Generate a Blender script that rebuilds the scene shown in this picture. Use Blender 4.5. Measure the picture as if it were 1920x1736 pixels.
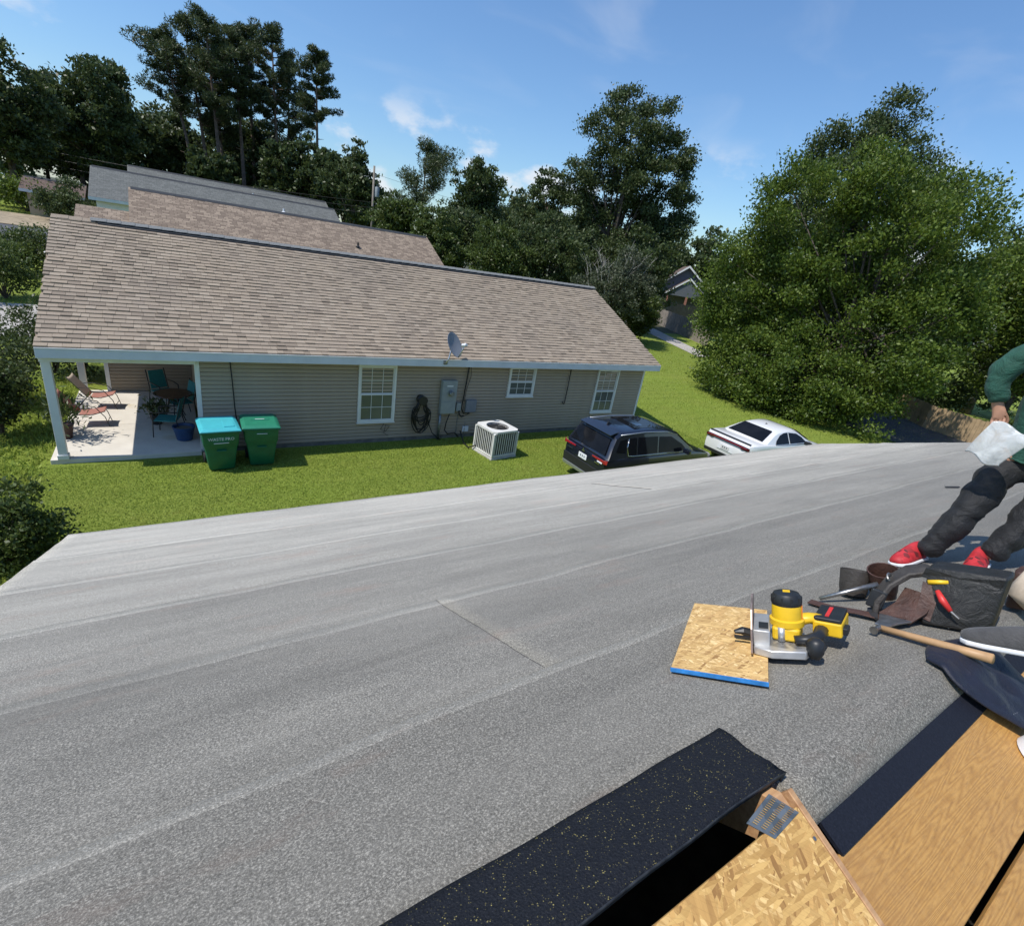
import bpy, bmesh, math, random
import numpy as np
from mathutils import Vector, Matrix
for o in list(bpy.data.objects): bpy.data.objects.remove(o)
SC = bpy.context.scene
COL = SC.collection
PI = math.pi
random.seed(7); RNG = np.random.default_rng(7)

# ------------------------------------------------------------------ camera
cam_d = bpy.data.cameras.new('camera'); cam = bpy.data.objects.new('camera', cam_d); COL.objects.link(cam)
SC.camera = cam
cam_d.sensor_fit = 'HORIZONTAL'; cam_d.sensor_width = 36.0; cam_d.lens = 17.857
cam_d.clip_start = 0.05; cam_d.clip_end = 3000
PITCH, ROLL, YAW, EYE = 0.386211, 0.164418, 0.619622, 5.6
fw = Vector((math.sin(YAW)*math.cos(PITCH), math.cos(YAW)*math.cos(PITCH), -math.sin(PITCH)))
r0 = fw.cross(Vector((0, 0, 1))).normalized(); u0 = r0.cross(fw)
rt = r0*math.cos(ROLL) + u0*math.sin(ROLL); up = -r0*math.sin(ROLL) + u0*math.cos(ROLL)
cam.matrix_world = Matrix(((rt.x, up.x, -fw.x, 0), (rt.y, up.y, -fw.y, 0), (rt.z, up.z, -fw.z, EYE), (0, 0, 0, 1)))

# ------------------------------------------------------------------ sky and sun
SUN = Vector((-1.46, 0.14, 2.42)).normalized()
SUN_EL = math.asin(SUN.z); SUN_AZ = math.atan2(SUN.x, SUN.y)
world = bpy.data.worlds.new('World'); SC.world = world; world.use_nodes = True
wn, wl = world.node_tree.nodes, world.node_tree.links
wn.clear()
wo = wn.new('ShaderNodeOutputWorld'); bg = wn.new('ShaderNodeBackground'); sky = wn.new('ShaderNodeTexSky')
sky.sky_type = 'NISHITA'; sky.sun_disc = False; sky.sun_elevation = SUN_EL; sky.sun_rotation = SUN_AZ
sky.altitude = 0; sky.air_density = 1.25; sky.dust_density = 0.35; sky.ozone_density = 3.0
bg.inputs['Strength'].default_value = 0.115
tc = wn.new('ShaderNodeTexCoord')
sep = wn.new('ShaderNodeSeparateXYZ'); wl.new(tc.outputs['Generated'], sep.inputs[0])
def wmath(op, a, b=None, c=None):
    n = wn.new('ShaderNodeMath'); n.operation = op
    for i, v in enumerate((a, b, c)):
        if v is None: continue
        if isinstance(v, (int, float)): n.inputs[i].default_value = v
        else: wl.new(v, n.inputs[i])
    return n.outputs[0]
def wramp(v, lo, hi):
    n = wn.new('ShaderNodeMapRange'); n.interpolation_type = 'SMOOTHSTEP'
    n.inputs[1].default_value = lo; n.inputs[2].default_value = hi
    wl.new(v, n.inputs[0]); return n.outputs[0]
# fair-weather cumulus heads low over the whole horizon, thin cirrus higher up
mp = wn.new('ShaderNodeMapping'); mp.inputs['Scale'].default_value = (5.0, 5.0, 9.0); mp.inputs['Location'].default_value = (1.35, 0.4, 0.2)
mr = wn.new('ShaderNodeMapping'); mr.inputs['Rotation'].default_value = (0, 0, -0.25); wl.new(tc.outputs['Generated'], mr.inputs[0])
wl.new(mr.outputs[0], mp.inputs[0])
nz = wn.new('ShaderNodeTexNoise'); nz.inputs['Scale'].default_value = 1.0; nz.inputs['Detail'].default_value = 9; nz.inputs['Roughness'].default_value = 0.55
wl.new(mp.outputs[0], nz.inputs['Vector'])
band = wmath('MULTIPLY', wramp(sep.outputs['Z'], -0.02, 0.06), wmath('SUBTRACT', 1.0, wramp(sep.outputs['Z'], 0.14, 0.225)))
cum = wmath('MULTIPLY', wramp(nz.outputs['Fac'], 0.535, 0.64), band)
mp2 = wn.new('ShaderNodeMapping'); mp2.inputs['Scale'].default_value = (1.2, 4.0, 6.0); mp2.inputs['Rotation'].default_value = (0.2, 0.1, 0.5)
wl.new(tc.outputs['Generated'], mp2.inputs[0])
nz2 = wn.new('ShaderNodeTexNoise'); nz2.inputs['Scale'].default_value = 1.6; nz2.inputs['Detail'].default_value = 6; nz2.inputs['Distortion'].default_value = 0.6
wl.new(mp2.outputs[0], nz2.inputs['Vector'])
cir = wmath('MULTIPLY', wmath('MULTIPLY', wramp(nz2.outputs['Fac'], 0.5, 0.8), 0.16), wramp(sep.outputs['Z'], 0.02, 0.2))
cov = wmath('MINIMUM', wmath('ADD', wmath('MULTIPLY', cum, 0.85), cir), 1.0)
mx = wn.new('ShaderNodeMix'); mx.data_type = 'RGBA'
wl.new(cov, mx.inputs['Factor']); tn = wn.new('ShaderNodeMix'); tn.data_type = 'RGBA'; tn.blend_type = 'MULTIPLY'; tn.inputs['Factor'].default_value = 1.0; tn.inputs['B'].default_value = (0.87, 1.09, 1.33, 1)
wl.new(sky.outputs[0], tn.inputs['A']); wl.new(tn.outputs['Result'], mx.inputs['A']); mx.inputs['B'].default_value = (7.6, 7.8, 8.2, 1)
wl.new(mx.outputs['Result'], bg.inputs['Color']); wl.new(bg.outputs[0], wo.inputs[0])
sun_d = bpy.data.lights.new('sun', 'SUN'); sun_d.energy = 4.6; sun_d.angle = math.radians(0.53); sun_d.color = (1.0, 0.955, 0.89)
sun = bpy.data.objects.new('sun', sun_d); COL.objects.link(sun); sun.rotation_euler = SUN.to_track_quat('Z', 'Y').to_euler(); sun.location = SUN*80

SC.view_settings.view_transform = 'Standard'; SC.view_settings.look = 'None'
SC.view_settings.exposure = 0.0; SC.view_settings.gamma = 1.0; SC.view_settings.use_curve_mapping = False
SC.render.engine = 'CYCLES'; SC.cycles.max_bounces = 6; SC.cycles.transparent_max_bounces = 8
SC.cycles.use_denoising = True; SC.cycles.sample_clamp_indirect = 8

# ------------------------------------------------------------------ helpers
def thing(name, label, cat, loc=(0, 0, 0), rotz=0.0, group=None):
    o = bpy.data.objects.new(name, None); COL.objects.link(o)
    o.location = loc; o.rotation_euler = (0, 0, rotz); o.empty_display_size = 0.2
    return tag(o, label, cat, group)
def tag(o, label=None, cat=None, group=None, kind=None):
    if label: o['label'] = label
    if cat: o['category'] = cat
    if group: o['group'] = group
    if kind: o['kind'] = kind
    return o
def copy_tree(o, parent=None):
    c = o.copy(); COL.objects.link(c); c.parent = parent
    for ch in o.children:
        if ch.name in bpy.data.objects: copy_tree(ch, c)
    return c

class MB:
    """collects faces, builds one mesh object"""
    def __init__(s): s.v = []; s.f = []; s.m = []
    def add(s, verts, faces, m=0):
        b = len(s.v); s.v += [tuple(x) for x in verts]; s.f += [tuple(i+b for i in f) for f in faces]; s.m += [m]*len(faces); return s
    def box(s, c, d, rot=None, m=0, taper=None):
        x, y, z = d[0]/2, d[1]/2, d[2]/2
        P = []
        for k in (-1, 1):
            t = 1.0 if (k < 0 or taper is None) else taper
            for (i, j) in ((-1, -1), (1, -1), (1, 1), (-1, 1)): P.append(Vector((i*x*t, j*y*t, k*z)))
        if rot is not None: P = [rot @ p for p in P]
        c = Vector(c); P = [p+c for p in P]
        return s.add(P, [(3, 2, 1, 0), (4, 5, 6, 7), (0, 1, 5, 4), (1, 2, 6, 5), (2, 3, 7, 6), (3, 0, 4, 7)], m)
    def b2(s, lo, hi, m=0):
        return s.box([(a+b)/2 for a, b in zip(lo, hi)], [b-a for a, b in zip(lo, hi)], None, m)
    def tube(s, pts, rad, n=8, m=0, caps=True):
        pts = [Vector(p) for p in pts]
        if isinstance(rad, (int, float)): rad = [rad]*len(pts)
        ref = None; rings = []
        for i, p in enumerate(pts):
            t = (pts[min(i+1, len(pts)-1)] - pts[max(i-1, 0)])
            if t.length < 1e-9: t = Vector((0, 0, 1))
            t.normalize()
            if ref is None: ref = Vector((1, 0, 0)) if abs(t.x) < 0.9 else Vector((0, 1, 0))
            a = (ref - t*ref.dot(t)).normalized(); b = t.cross(a); ref = a
            rings.append([p + (a*math.cos(2*PI*k/n) + b*math.sin(2*PI*k/n))*rad[i] for k in range(n)])
        V = [q for r in rings for q in r]; F = []
        for i in range(len(pts)-1):
            for k in range(n):
                F.append((i*n+k, i*n+(k+1) % n, (i+1)*n+(k+1) % n, (i+1)*n+k))
        if caps: F.append(tuple(reversed(range(n)))); F.append(tuple((len(pts)-1)*n+k for k in range(n)))
        return s.add(V, F, m)
    def lathe(s, prof, c=(0, 0, 0), n=20, rot=None, m=0, closed=True):
        V = []; F = []; c = Vector(c)
        for (r, z) in prof:
            for k in range(n):
                p = Vector((r*math.cos(2*PI*k/n), r*math.sin(2*PI*k/n), z))
                if rot is not None: p = rot @ p
                V.append(p+c)
        for i in range(len(prof)-1):
            for k in range(n): F.append((i*n+k, i*n+(k+1) % n, (i+1)*n+(k+1) % n, (i+1)*n+k))
        if closed:
            F.append(tuple(reversed(range(n)))); F.append(tuple((len(prof)-1)*n+k for k in range(n)))
        return s.add(V, F, m)
    def prism(s, poly, vec, m=0):
        n = len(poly); vec = Vector(vec); A = [Vector(p) for p in poly]; B = [p+vec for p in A]
        F = [tuple(reversed(range(n))), tuple(range(n, 2*n))] + [(i, (i+1) % n, n+(i+1) % n, n+i) for i in range(n)]
        return s.add(A+B, F, m)
    def loft(s, rings, m=0, caps=True, close=True):
        n = len(rings[0]); V = [Vector(p) for r in rings for p in r]; F = []
        for i in range(len(rings)-1):
            for k in range(n if close else n-1): F.append((i*n+k, i*n+(k+1) % n, (i+1)*n+(k+1) % n, (i+1)*n+k))
        if caps and close: F.append(tuple(reversed(range(n)))); F.append(tuple((len(rings)-1)*n+k for k in range(n)))
        return s.add(V, F, m)
    def mesh(s, name, mats, smooth=False):
        me = bpy.data.meshes.new(name); me.from_pydata(s.v, [], s.f)
        for mt in (mats if isinstance(mats, (list, tuple)) else [mats]): me.materials.append(mt)
        if any(s.m): me.polygons.foreach_set('material_index', s.m)
        bm = bmesh.new(); bm.from_mesh(me); bmesh.ops.recalc_face_normals(bm, faces=bm.faces); bm.to_mesh(me); bm.free()
        if smooth: me.polygons.foreach_set('use_smooth', [True]*len(me.polygons))
        me.update(); return me
    def build(s, name, mats, parent=None, smooth=False, bevel=0, seg=2, subsurf=0, auto=None, loc=None, rot=None):
        o = bpy.data.objects.new(name, s.mesh(name, mats, smooth or auto is not None)); COL.objects.link(o)
        if parent is not None: o.parent = parent
        if loc is not None: o.location = loc
        if rot is not None: o.rotation_euler = rot
        if bevel:
            b = o.modifiers.new('bevel', 'BEVEL'); b.width = bevel; b.segments = seg; b.limit_method = 'ANGLE'; b.angle_limit = math.radians(35); b.harden_normals = False
        if subsurf:
            q = o.modifiers.new('sub', 'SUBSURF'); q.levels = subsurf; q.render_levels = subsurf
        if auto is not None and not subsurf:
            o.data.set_sharp_from_angle(angle=math.radians(auto))
        return o
def np_mesh(name, V, F, mats, mi=None, smooth=False):
    """V (n,3) float, F (m,k) int, all faces of k corners"""
    me = bpy.data.meshes.new(name); m, k = F.shape
    me.vertices.add(len(V)); me.vertices.foreach_set('co', np.ascontiguousarray(V, dtype=np.float32).ravel())
    me.loops.add(m*k); me.loops.foreach_set('vertex_index', np.ascontiguousarray(F, dtype=np.int32).ravel())
    me.polygons.add(m); me.polygons.foreach_set('loop_start', np.arange(0, m*k, k, dtype=np.int32))
    try: me.polygons.foreach_set('loop_total', np.full(m, k, dtype=np.int32))
    except Exception: pass
    for mt in (mats if isinstance(mats, (list, tuple)) else [mats]): me.materials.append(mt)
    if mi is not None: me.polygons.foreach_set('material_index', np.asarray(mi, dtype=np.int32))
    if smooth: me.polygons.foreach_set('use_smooth', np.ones(m, dtype=bool))
    me.update(calc_edges=True); me.validate(); return me
def link(name, me, parent=None):
    o = bpy.data.objects.new(name, me); COL.objects.link(o)
    if parent is not None: o.parent = parent
    return o
def grid_mesh(name, fn, nu, nv, mats, smooth=True):
    V = np.array([fn(i/nu, j/nv) for j in range(nv+1) for i in range(nu+1)], dtype=float)
    a = (np.arange(nv)[:, None]*(nu+1) + np.arange(nu)[None, :]).ravel()
    return np_mesh(name, V, np.stack([a, a+1, a+nu+2, a+nu+1], 1), mats, smooth=smooth)

# ------------------------------------------------------------------ materials
class NT:
    def __init__(s, name):
        s.mat = bpy.data.materials.new(name); s.mat.use_nodes = True
        s.n, s.l = s.mat.node_tree.nodes, s.mat.node_tree.links
        s.bsdf = s.n['Principled BSDF']; s.out = s.n['Material Output']; s._tc = None
    def tc(s, which='Object'):
        if s._tc is None: s._tc = s.n.new('ShaderNodeTexCoord')
        return s._tc.outputs[which]
    def set(s, **k):
        for a, v in k.items():
            i = s.bsdf.inputs[a.replace('_', ' ')]
            if hasattr(v, 'node'): s.l.new(v, i)
            else: i.default_value = v if not (isinstance(v, tuple) and len(v) == 3) else (*v, 1)
        return s
    def mapping(s, scale=(1, 1, 1), rot=(0, 0, 0), loc=(0, 0, 0), src=None):
        m = s.n.new('ShaderNodeMapping'); m.inputs['Scale'].default_value = scale; m.inputs['Rotation'].default_value = rot; m.inputs['Location'].default_value = loc
        s.l.new(src if src is not None else s.tc(), m.inputs[0]); return m.outputs[0]
    def rmap(s, scale, ang, loc=(0, 0, 0)):
        return s.mapping(scale, loc=loc, src=s.mapping(rot=(0, 0, ang)))
    def noise(s, scale, detail=4, rough=0.55, vec=None, dist=0.0, out='Fac'):
        n = s.n.new('ShaderNodeTexNoise'); n.inputs['Scale'].default_value = scale; n.inputs['Detail'].default_value = detail
        n.inputs['Roughness'].default_value = rough; n.inputs['Distortion'].default_value = dist
        s.l.new(vec if vec is not None else s.tc(), n.inputs['Vector']); return n.outputs[out]
    def vor(s, scale, vec=None, out='Distance', feature='F1', rnd=1.0):
        n = s.n.new('ShaderNodeTexVoronoi'); n.feature = feature; n.inputs['Scale'].default_value = scale; n.inputs['Randomness'].default_value = rnd
        s.l.new(vec if vec is not None else s.tc(), n.inputs['Vector']); return n.outputs[out]
    def ramp(s, fac, stops, interp='LINEAR'):
        n = s.n.new('ShaderNodeValToRGB'); n.color_ramp.interpolation = interp; e = n.color_ramp.elements
        while len(e) < len(stops): e.new(0.5)
        for q, (p, c) in zip(e, stops):
            q.position = p; q.color = (*c, 1) if isinstance(c, tuple) else (c, c, c, 1)
        s.l.new(fac, n.inputs[0]); return n.outputs[0]
    def mix(s, fac, a, b, mode='MIX'):
        n = s.n.new('ShaderNodeMix'); n.data_type = 'RGBA'; n.blend_type = mode
        for i, v in (('Factor', fac), ('A', a), ('B', b)):
            if hasattr(v, 'node'): s.l.new(v, n.inputs[i])
            else: n.inputs[i].default_value = v if isinstance(v, (int, float)) else (*v[:3], 1)
        return n.outputs['Result']
    def math(s, op, a, b=None):
        n = s.n.new('ShaderNodeMath'); n.operation = op
        for i, v in enumerate((a, b)):
            if v is None: continue
            if hasattr(v, 'node'): s.l.new(v, n.inputs[i])
            else: n.inputs[i].default_value = v
        return n.outputs[0]
    def bump(s, h, strength=0.3, dist=0.01):
        n = s.n.new('ShaderNodeBump'); n.inputs['Strength'].default_value = strength; n.inputs['Distance'].default_value = dist
        s.l.new(h, n.inputs['Height']); s.l.new(n.outputs[0], s.bsdf.inputs['Normal']); return s
def simple(name, col, rough=0.5, metal=0.0, var=0.12, scale=6.0, bump=0.0, bscale=60, spec=0.5, coat=0.0):
    t = NT(name); a = tuple(max(0, c*(1-var)) for c in col); b = tuple(min(1, c*(1+var)) for c in col)
    t.set(Base_Color=t.ramp(t.noise(scale, 5), [(0.3, a), (0.7, b)]), Roughness=rough, Metallic=metal)
    t.bsdf.inputs['Specular IOR Level'].default_value = spec; t.bsdf.inputs['Coat Weight'].default_value = coat
    if bump: t.bump(t.noise(bscale, 4), bump, 0.004)
    return t.mat
M = {}
def leafmat(name, dark, mid, light, trans=0.3, dry=None):
    t = NT(name); gi = t.n.new('ShaderNodeNewGeometry').outputs['Random Per Island']
    big = t.noise(0.55, 3)
    c = t.ramp(gi, [(0.0, dark), (0.5, mid), (1.0, light)])
    c = t.mix(t.math('MULTIPLY', big, 0.55), c, tuple(x*0.72 for x in mid), 'MIX')
    if dry: c = t.mix(t.ramp(t.noise(0.9, 5, 0.7), [(0.5, 0.0), (0.72, 0.6)]), c, dry); c = t.mix(t.ramp(t.noise(2.3, 4, 0.6, vec=t.mapping(loc=(4, 2, 0))), [(0.52, 0.0), (0.7, 0.45)]), c, dark)
    t.set(Base_Color=c, Roughness=0.48); t.bsdf.inputs['Specular IOR Level'].default_value = 0.35
    tr = t.n.new('ShaderNodeBsdfTranslucent'); t.l.new(t.mix(0.5, c, light), tr.inputs[0])
    ms = t.n.new('ShaderNodeMixShader'); ms.inputs[0].default_value = trans
    t.l.new(t.bsdf.outputs[0], ms.inputs[1]); t.l.new(tr.outputs[0], ms.inputs[2]); t.l.new(ms.outputs[0], t.out.inputs[0])
    return t.mat
M['leaf_near'] = leafmat('leaf_near', (0.032, 0.062, 0.011), (0.09, 0.142, 0.02), (0.205, 0.27, 0.04), 0.34)
M['leaf_olive'] = leafmat('leaf_olive', (0.032, 0.052, 0.017), (0.068, 0.098, 0.03), (0.13, 0.165, 0.058), 0.28)
M['leaf_dark'] = leafmat('leaf_dark', (0.027, 0.045, 0.015), (0.058, 0.088, 0.026), (0.115, 0.15, 0.045), 0.27)
M['leaf_mid'] = leafmat('leaf_mid', (0.035, 0.058, 0.015), (0.075, 0.112, 0.024), (0.14, 0.18, 0.045), 0.3)
M['leaf_grey'] = leafmat('leaf_grey', (0.05, 0.065, 0.035), (0.085, 0.105, 0.055), (0.14, 0.155, 0.095), 0.2)
M['needle'] = leafmat('needle', (0.03, 0.046, 0.018), (0.062, 0.088, 0.03), (0.115, 0.145, 0.05), 0.22)
M['bark'] = simple('bark', (0.1, 0.078, 0.06), 0.9, var=0.45, scale=8, bump=0.6, bscale=25)
M['pine_bark'] = simple('pine_bark', (0.14, 0.1, 0.075), 0.9, var=0.4, scale=3, bump=0.6, bscale=18)
M['dead_twig'] = simple('dead_twig', (0.34, 0.32, 0.28), 0.9, var=0.2)
# lawn
t = NT('lawn')
n1 = t.noise(0.35, 5); n2 = t.noise(26, 4, 0.7); n3 = t.noise(3.0, 4)
st = t.n.new('ShaderNodeTexWave'); st.bands_direction = 'Y'; st.inputs['Scale'].default_value = 0.42; st.inputs['Distortion'].default_value = 1.6; st.inputs['Detail'].default_value = 2
t.l.new(t.tc(), st.inputs[0])
c = t.ramp(n2, [(0.2, (0.085, 0.125, 0.014)), (0.5, (0.2, 0.265, 0.035)), (0.8, (0.33, 0.4, 0.08))])
c = t.mix(t.math('MULTIPLY', t.ramp(n1, [(0.35, 0.0), (0.7, 1.0)]), 0.45), c, (0.23, 0.245, 0.05))
c = t.mix(t.math('MULTIPLY', st.outputs['Fac'], 0.22), c, (0.12, 0.165, 0.022))
c = t.mix(t.math('MULTIPLY', t.ramp(n3, [(0.62, 0.0), (0.78, 1.0)]), 0.4), c, (0.2, 0.17, 0.04))
t.set(Base_Color=c, Roughness=0.8); t.bsdf.inputs['Specular IOR Level'].default_value = 0.2
t.bump(t.noise(22, 5, 0.75), 0.9, 0.05); M['lawn'] = t.mat
M['grass'] = leafmat('grass', (0.155, 0.225, 0.027), (0.315, 0.41, 0.065), (0.51, 0.58, 0.14), 0.42, (0.5, 0.46, 0.14))
t = NT('woodland_floor'); t.set(Base_Color=t.ramp(t.noise(1.5, 6, 0.7), [(0.3, (0.03, 0.04, 0.015)), (0.7, (0.09, 0.085, 0.04))]), Roughness=0.95); M['floor'] = t.mat
M['asphalt'] = simple('asphalt', (0.075, 0.078, 0.085), 0.9, var=0.25, scale=2.5, bump=0.4, bscale=90)
M['concrete'] = simple('concrete', (0.52, 0.5, 0.46), 0.85, var=0.13, scale=3.0, bump=0.25, bscale=80)
M['gravel'] = simple('gravel_path', (0.4, 0.37, 0.33), 0.95, var=0.35, scale=7, bump=0.5, bscale=40)
M['sandbank'] = simple('sandbank', (0.3, 0.24, 0.16), 0.95, var=0.3, scale=1.5, bump=0.4, bscale=14)
t = NT('patio_concrete')
c = t.ramp(t.noise(2.2, 6, 0.6), [(0.3, (0.58, 0.535, 0.46)), (0.7, (0.68, 0.635, 0.55))])
c = t.mix(t.math('MULTIPLY', t.ramp(t.noise(1.1, 3), [(0.64, 0.0), (0.72, 1.0)]), 0.5), c, (0.52, 0.42, 0.25))
t.set(Base_Color=c, Roughness=0.85); t.bump(t.noise(60, 5), 0.2, 0.004); M['patio'] = t.mat
# mineral membrane
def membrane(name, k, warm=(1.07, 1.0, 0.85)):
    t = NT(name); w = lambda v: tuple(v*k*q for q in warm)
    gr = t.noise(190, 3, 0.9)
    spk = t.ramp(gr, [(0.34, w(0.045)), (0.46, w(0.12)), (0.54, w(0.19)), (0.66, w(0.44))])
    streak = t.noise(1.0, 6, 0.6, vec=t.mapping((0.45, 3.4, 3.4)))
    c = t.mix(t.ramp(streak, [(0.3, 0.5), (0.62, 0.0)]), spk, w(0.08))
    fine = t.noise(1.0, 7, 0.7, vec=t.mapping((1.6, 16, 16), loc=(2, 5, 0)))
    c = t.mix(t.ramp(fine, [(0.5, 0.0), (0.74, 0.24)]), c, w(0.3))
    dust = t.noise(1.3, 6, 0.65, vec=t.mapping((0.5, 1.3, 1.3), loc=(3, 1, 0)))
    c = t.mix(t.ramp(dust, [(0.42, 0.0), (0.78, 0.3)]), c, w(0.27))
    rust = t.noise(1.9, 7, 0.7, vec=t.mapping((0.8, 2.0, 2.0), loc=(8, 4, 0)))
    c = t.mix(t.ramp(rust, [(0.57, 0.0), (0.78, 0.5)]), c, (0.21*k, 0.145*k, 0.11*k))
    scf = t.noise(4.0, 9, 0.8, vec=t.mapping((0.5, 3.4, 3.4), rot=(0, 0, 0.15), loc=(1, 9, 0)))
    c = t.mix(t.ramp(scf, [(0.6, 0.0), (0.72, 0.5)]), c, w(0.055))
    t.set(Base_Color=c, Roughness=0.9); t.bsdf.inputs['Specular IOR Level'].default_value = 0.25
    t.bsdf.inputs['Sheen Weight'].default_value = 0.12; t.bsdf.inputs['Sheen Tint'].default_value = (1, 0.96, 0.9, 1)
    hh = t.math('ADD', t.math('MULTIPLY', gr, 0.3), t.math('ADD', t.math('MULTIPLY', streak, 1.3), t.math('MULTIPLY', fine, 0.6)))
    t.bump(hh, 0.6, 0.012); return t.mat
for k_ in range(6): M['membrane%d' % k_] = membrane('mineral_membrane_%d' % k_, (2.55, 2.3, 1.88, 1.47, 1.17, 1.0)[k_])  # sheets and laps paler towards the eave: grazing-view brightening painted into their colour
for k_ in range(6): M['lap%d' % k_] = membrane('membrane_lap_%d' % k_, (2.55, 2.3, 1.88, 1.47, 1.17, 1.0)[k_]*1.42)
t = NT('tar_edge'); t.set(Base_Color=t.ramp(t.noise(40, 4), [(0.4, (0.012, 0.013, 0.018)), (0.7, (0.045, 0.048, 0.055))]), Roughness=0.6); M['tar'] = t.mat
t = NT('black_felt')
c = t.ramp(t.noise(260, 3, 0.8), [(0.35, (0.003, 0.004, 0.007)), (0.6, (0.009, 0.011, 0.016)), (0.8, (0.035, 0.038, 0.042))])
sd = t.ramp(t.vor(210, vec=t.mapping((1, 1, 1), loc=(0.3, 0.2, 0))), [(0.0, 1.0), (0.2, 1.0), (0.32, 0.0)])
sd = t.math('MULTIPLY', sd, t.ramp(t.noise(80, 4, 0.7), [(0.52, 0.0), (0.64, 0.7)]))
c = t.mix(sd, c, (0.42, 0.36, 0.12)); t.set(Base_Color=c, Roughness=0.75)
t.bsdf.inputs['Specular IOR Level'].default_value = 0.3
t.bump(t.math('ADD', t.noise(160, 3), t.math('MULTIPLY', t.noise(7, 3), 1.2)), 0.5, 0.01); M['felt'] = t.mat
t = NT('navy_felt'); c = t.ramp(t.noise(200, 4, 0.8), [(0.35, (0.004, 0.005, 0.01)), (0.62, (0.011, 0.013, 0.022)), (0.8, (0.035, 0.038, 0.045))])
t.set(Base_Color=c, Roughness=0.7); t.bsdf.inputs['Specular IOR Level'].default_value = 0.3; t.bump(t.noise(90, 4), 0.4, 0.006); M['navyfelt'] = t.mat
# oriented strand board: overlapping strand layers of random angle
def osb(name, tint=(1, 1, 1), stain=0.2):
    t = NT(name); cols = []
    base = [((0.42, 0.23, 0.065), (0.58, 0.36, 0.12)), ((0.5, 0.29, 0.09), (0.68, 0.45, 0.18)), ((0.3, 0.15, 0.042), (0.52, 0.3, 0.095))]
    cur = None; hs = None
    for i, ang in enumerate((0.3, 1.25, -0.6, 2.3, 0.85, -1.2, 0.05)):
        v = t.rmap((16 if i % 2 else 24, 95 if i % 2 else 140, 30), ang, (i*3.1, i*1.7, 0))
        rc = t.vor(1.0, vec=v, out='Color'); sepc = t.n.new('ShaderNodeSeparateColor'); t.l.new(rc, sepc.inputs[0])
        grain = t.noise(1.0, 4, 0.6, vec=t.rmap((20, 300, 60), ang))
        a, b = base[i % 3]
        cc = t.ramp(t.math('ADD', t.math('MULTIPLY', sepc.outputs[0], 0.65), t.math('MULTIPLY', grain, 0.35)), [(0.2, tuple(x*y*0.85 for x, y in zip(a, tint))), (0.8, tuple(x*y for x, y in zip(b, tint)))])
        h = sepc.outputs[1]
        if cur is None: cur, hs = cc, h
        else:
            mask = t.ramp(sepc.outputs[2], [(0.52, 0.0), (0.56, 1.0)])
            cur = t.mix(mask, cur, cc); hs = t.mix(mask, hs, h)
    cur = t.mix(t.math('MULTIPLY', t.ramp(t.vor(1.0, vec=t.rmap((16, 110, 20), 0.8), feature='DISTANCE_TO_EDGE'), [(0.0, 1.0), (0.06, 0.0)]), 0.2), cur, (0.2, 0.1, 0.03))
    cur = t.mix(t.math('MULTIPLY', t.ramp(t.noise(3, 4), [(0.5, 0.0), (0.8, 1.0)]), stain), cur, (0.3, 0.17, 0.06))
    t.set(Base_Color=cur, Roughness=0.62); t.bump(hs, 0.35, 0.004); return t.mat
M['osb'] = osb('strand_board', (1.2, 1.2, 1.2)); M['osb_pale'] = osb('strand_board_pale', (1.36, 1.48, 1.8), 0.05)
t = NT('plywood')
wv = t.n.new('ShaderNodeTexWave'); wv.bands_direction = 'Y'; wv.inputs['Scale'].default_value = 24.0; wv.inputs['Distortion'].default_value = 4.0; wv.inputs['Detail'].default_value = 3; wv.inputs['Detail Scale'].default_value = 0.9
t.l.new(t.mapping((0.16, 1.6, 1.6)), wv.inputs[0])
fine = t.noise(1.0, 5, 0.7, vec=t.mapping((34, 190, 190)))
saw_ = t.noise(1.0, 2, vec=t.mapping((120, 22, 22)))
ring = t.math('PINGPONG', t.math('MULTIPLY', t.noise(1.0, 3, 0.5, vec=t.mapping((0.4, 8.0, 8.0))), 62.0), 0.5)
c = t.ramp(ring, [(0.0, (0.36, 0.17, 0.036)), (0.2, (0.44, 0.22, 0.05)), (0.5, (0.5, 0.262, 0.066))])
c = t.mix(t.math('MULTIPLY', wv.outputs['Fac'], 0.12), c, (0.3, 0.15, 0.045))
c = t.mix(t.ramp(fine, [(0.45, 0.0), (0.7, 0.6)]), c, (0.22, 0.1, 0.028))
c = t.mix(t.math('MULTIPLY', saw_, 0.16), c, (0.7, 0.48, 0.22))
c = t.mix(t.math('MULTIPLY', t.ramp(t.noise(2.4, 5), [(0.5, 0.0), (0.75, 1.0)]), 0.35), c, (0.36, 0.2, 0.09))
c = t.mix(t.ramp(t.vor(9.0), [(0.035, 0.85), (0.06, 0.0)]), c, (0.06, 0.03, 0.015))
t.set(Base_Color=c, Roughness=0.6); t.bump(t.math('ADD', fine, ring), 0.3, 0.002); M['ply'] = t.mat
t = NT('raw_lumber'); c = t.ramp(t.noise(1.0, 5, 0.6, vec=t.mapping((4, 60, 60))), [(0.3, (0.36, 0.18, 0.08)), (0.7, (0.56, 0.34, 0.17))]); t.set(Base_Color=c, Roughness=0.7); t.bump(t.noise(70, 4), 0.3, 0.004); M['lumber'] = t.mat
M['blue_edge'] = simple('blue_edge_sealer', (0.03, 0.2, 0.5), 0.6, var=0.3, scale=40)
t = NT('galvanised'); t.set(Base_Color=t.ramp(t.vor(40, out='Color'), [(0.2, (0.16, 0.18, 0.18)), (0.8, (0.3, 0.32, 0.32))]), Roughness=0.45, Metallic=0.7); M['galv'] = t.mat
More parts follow.
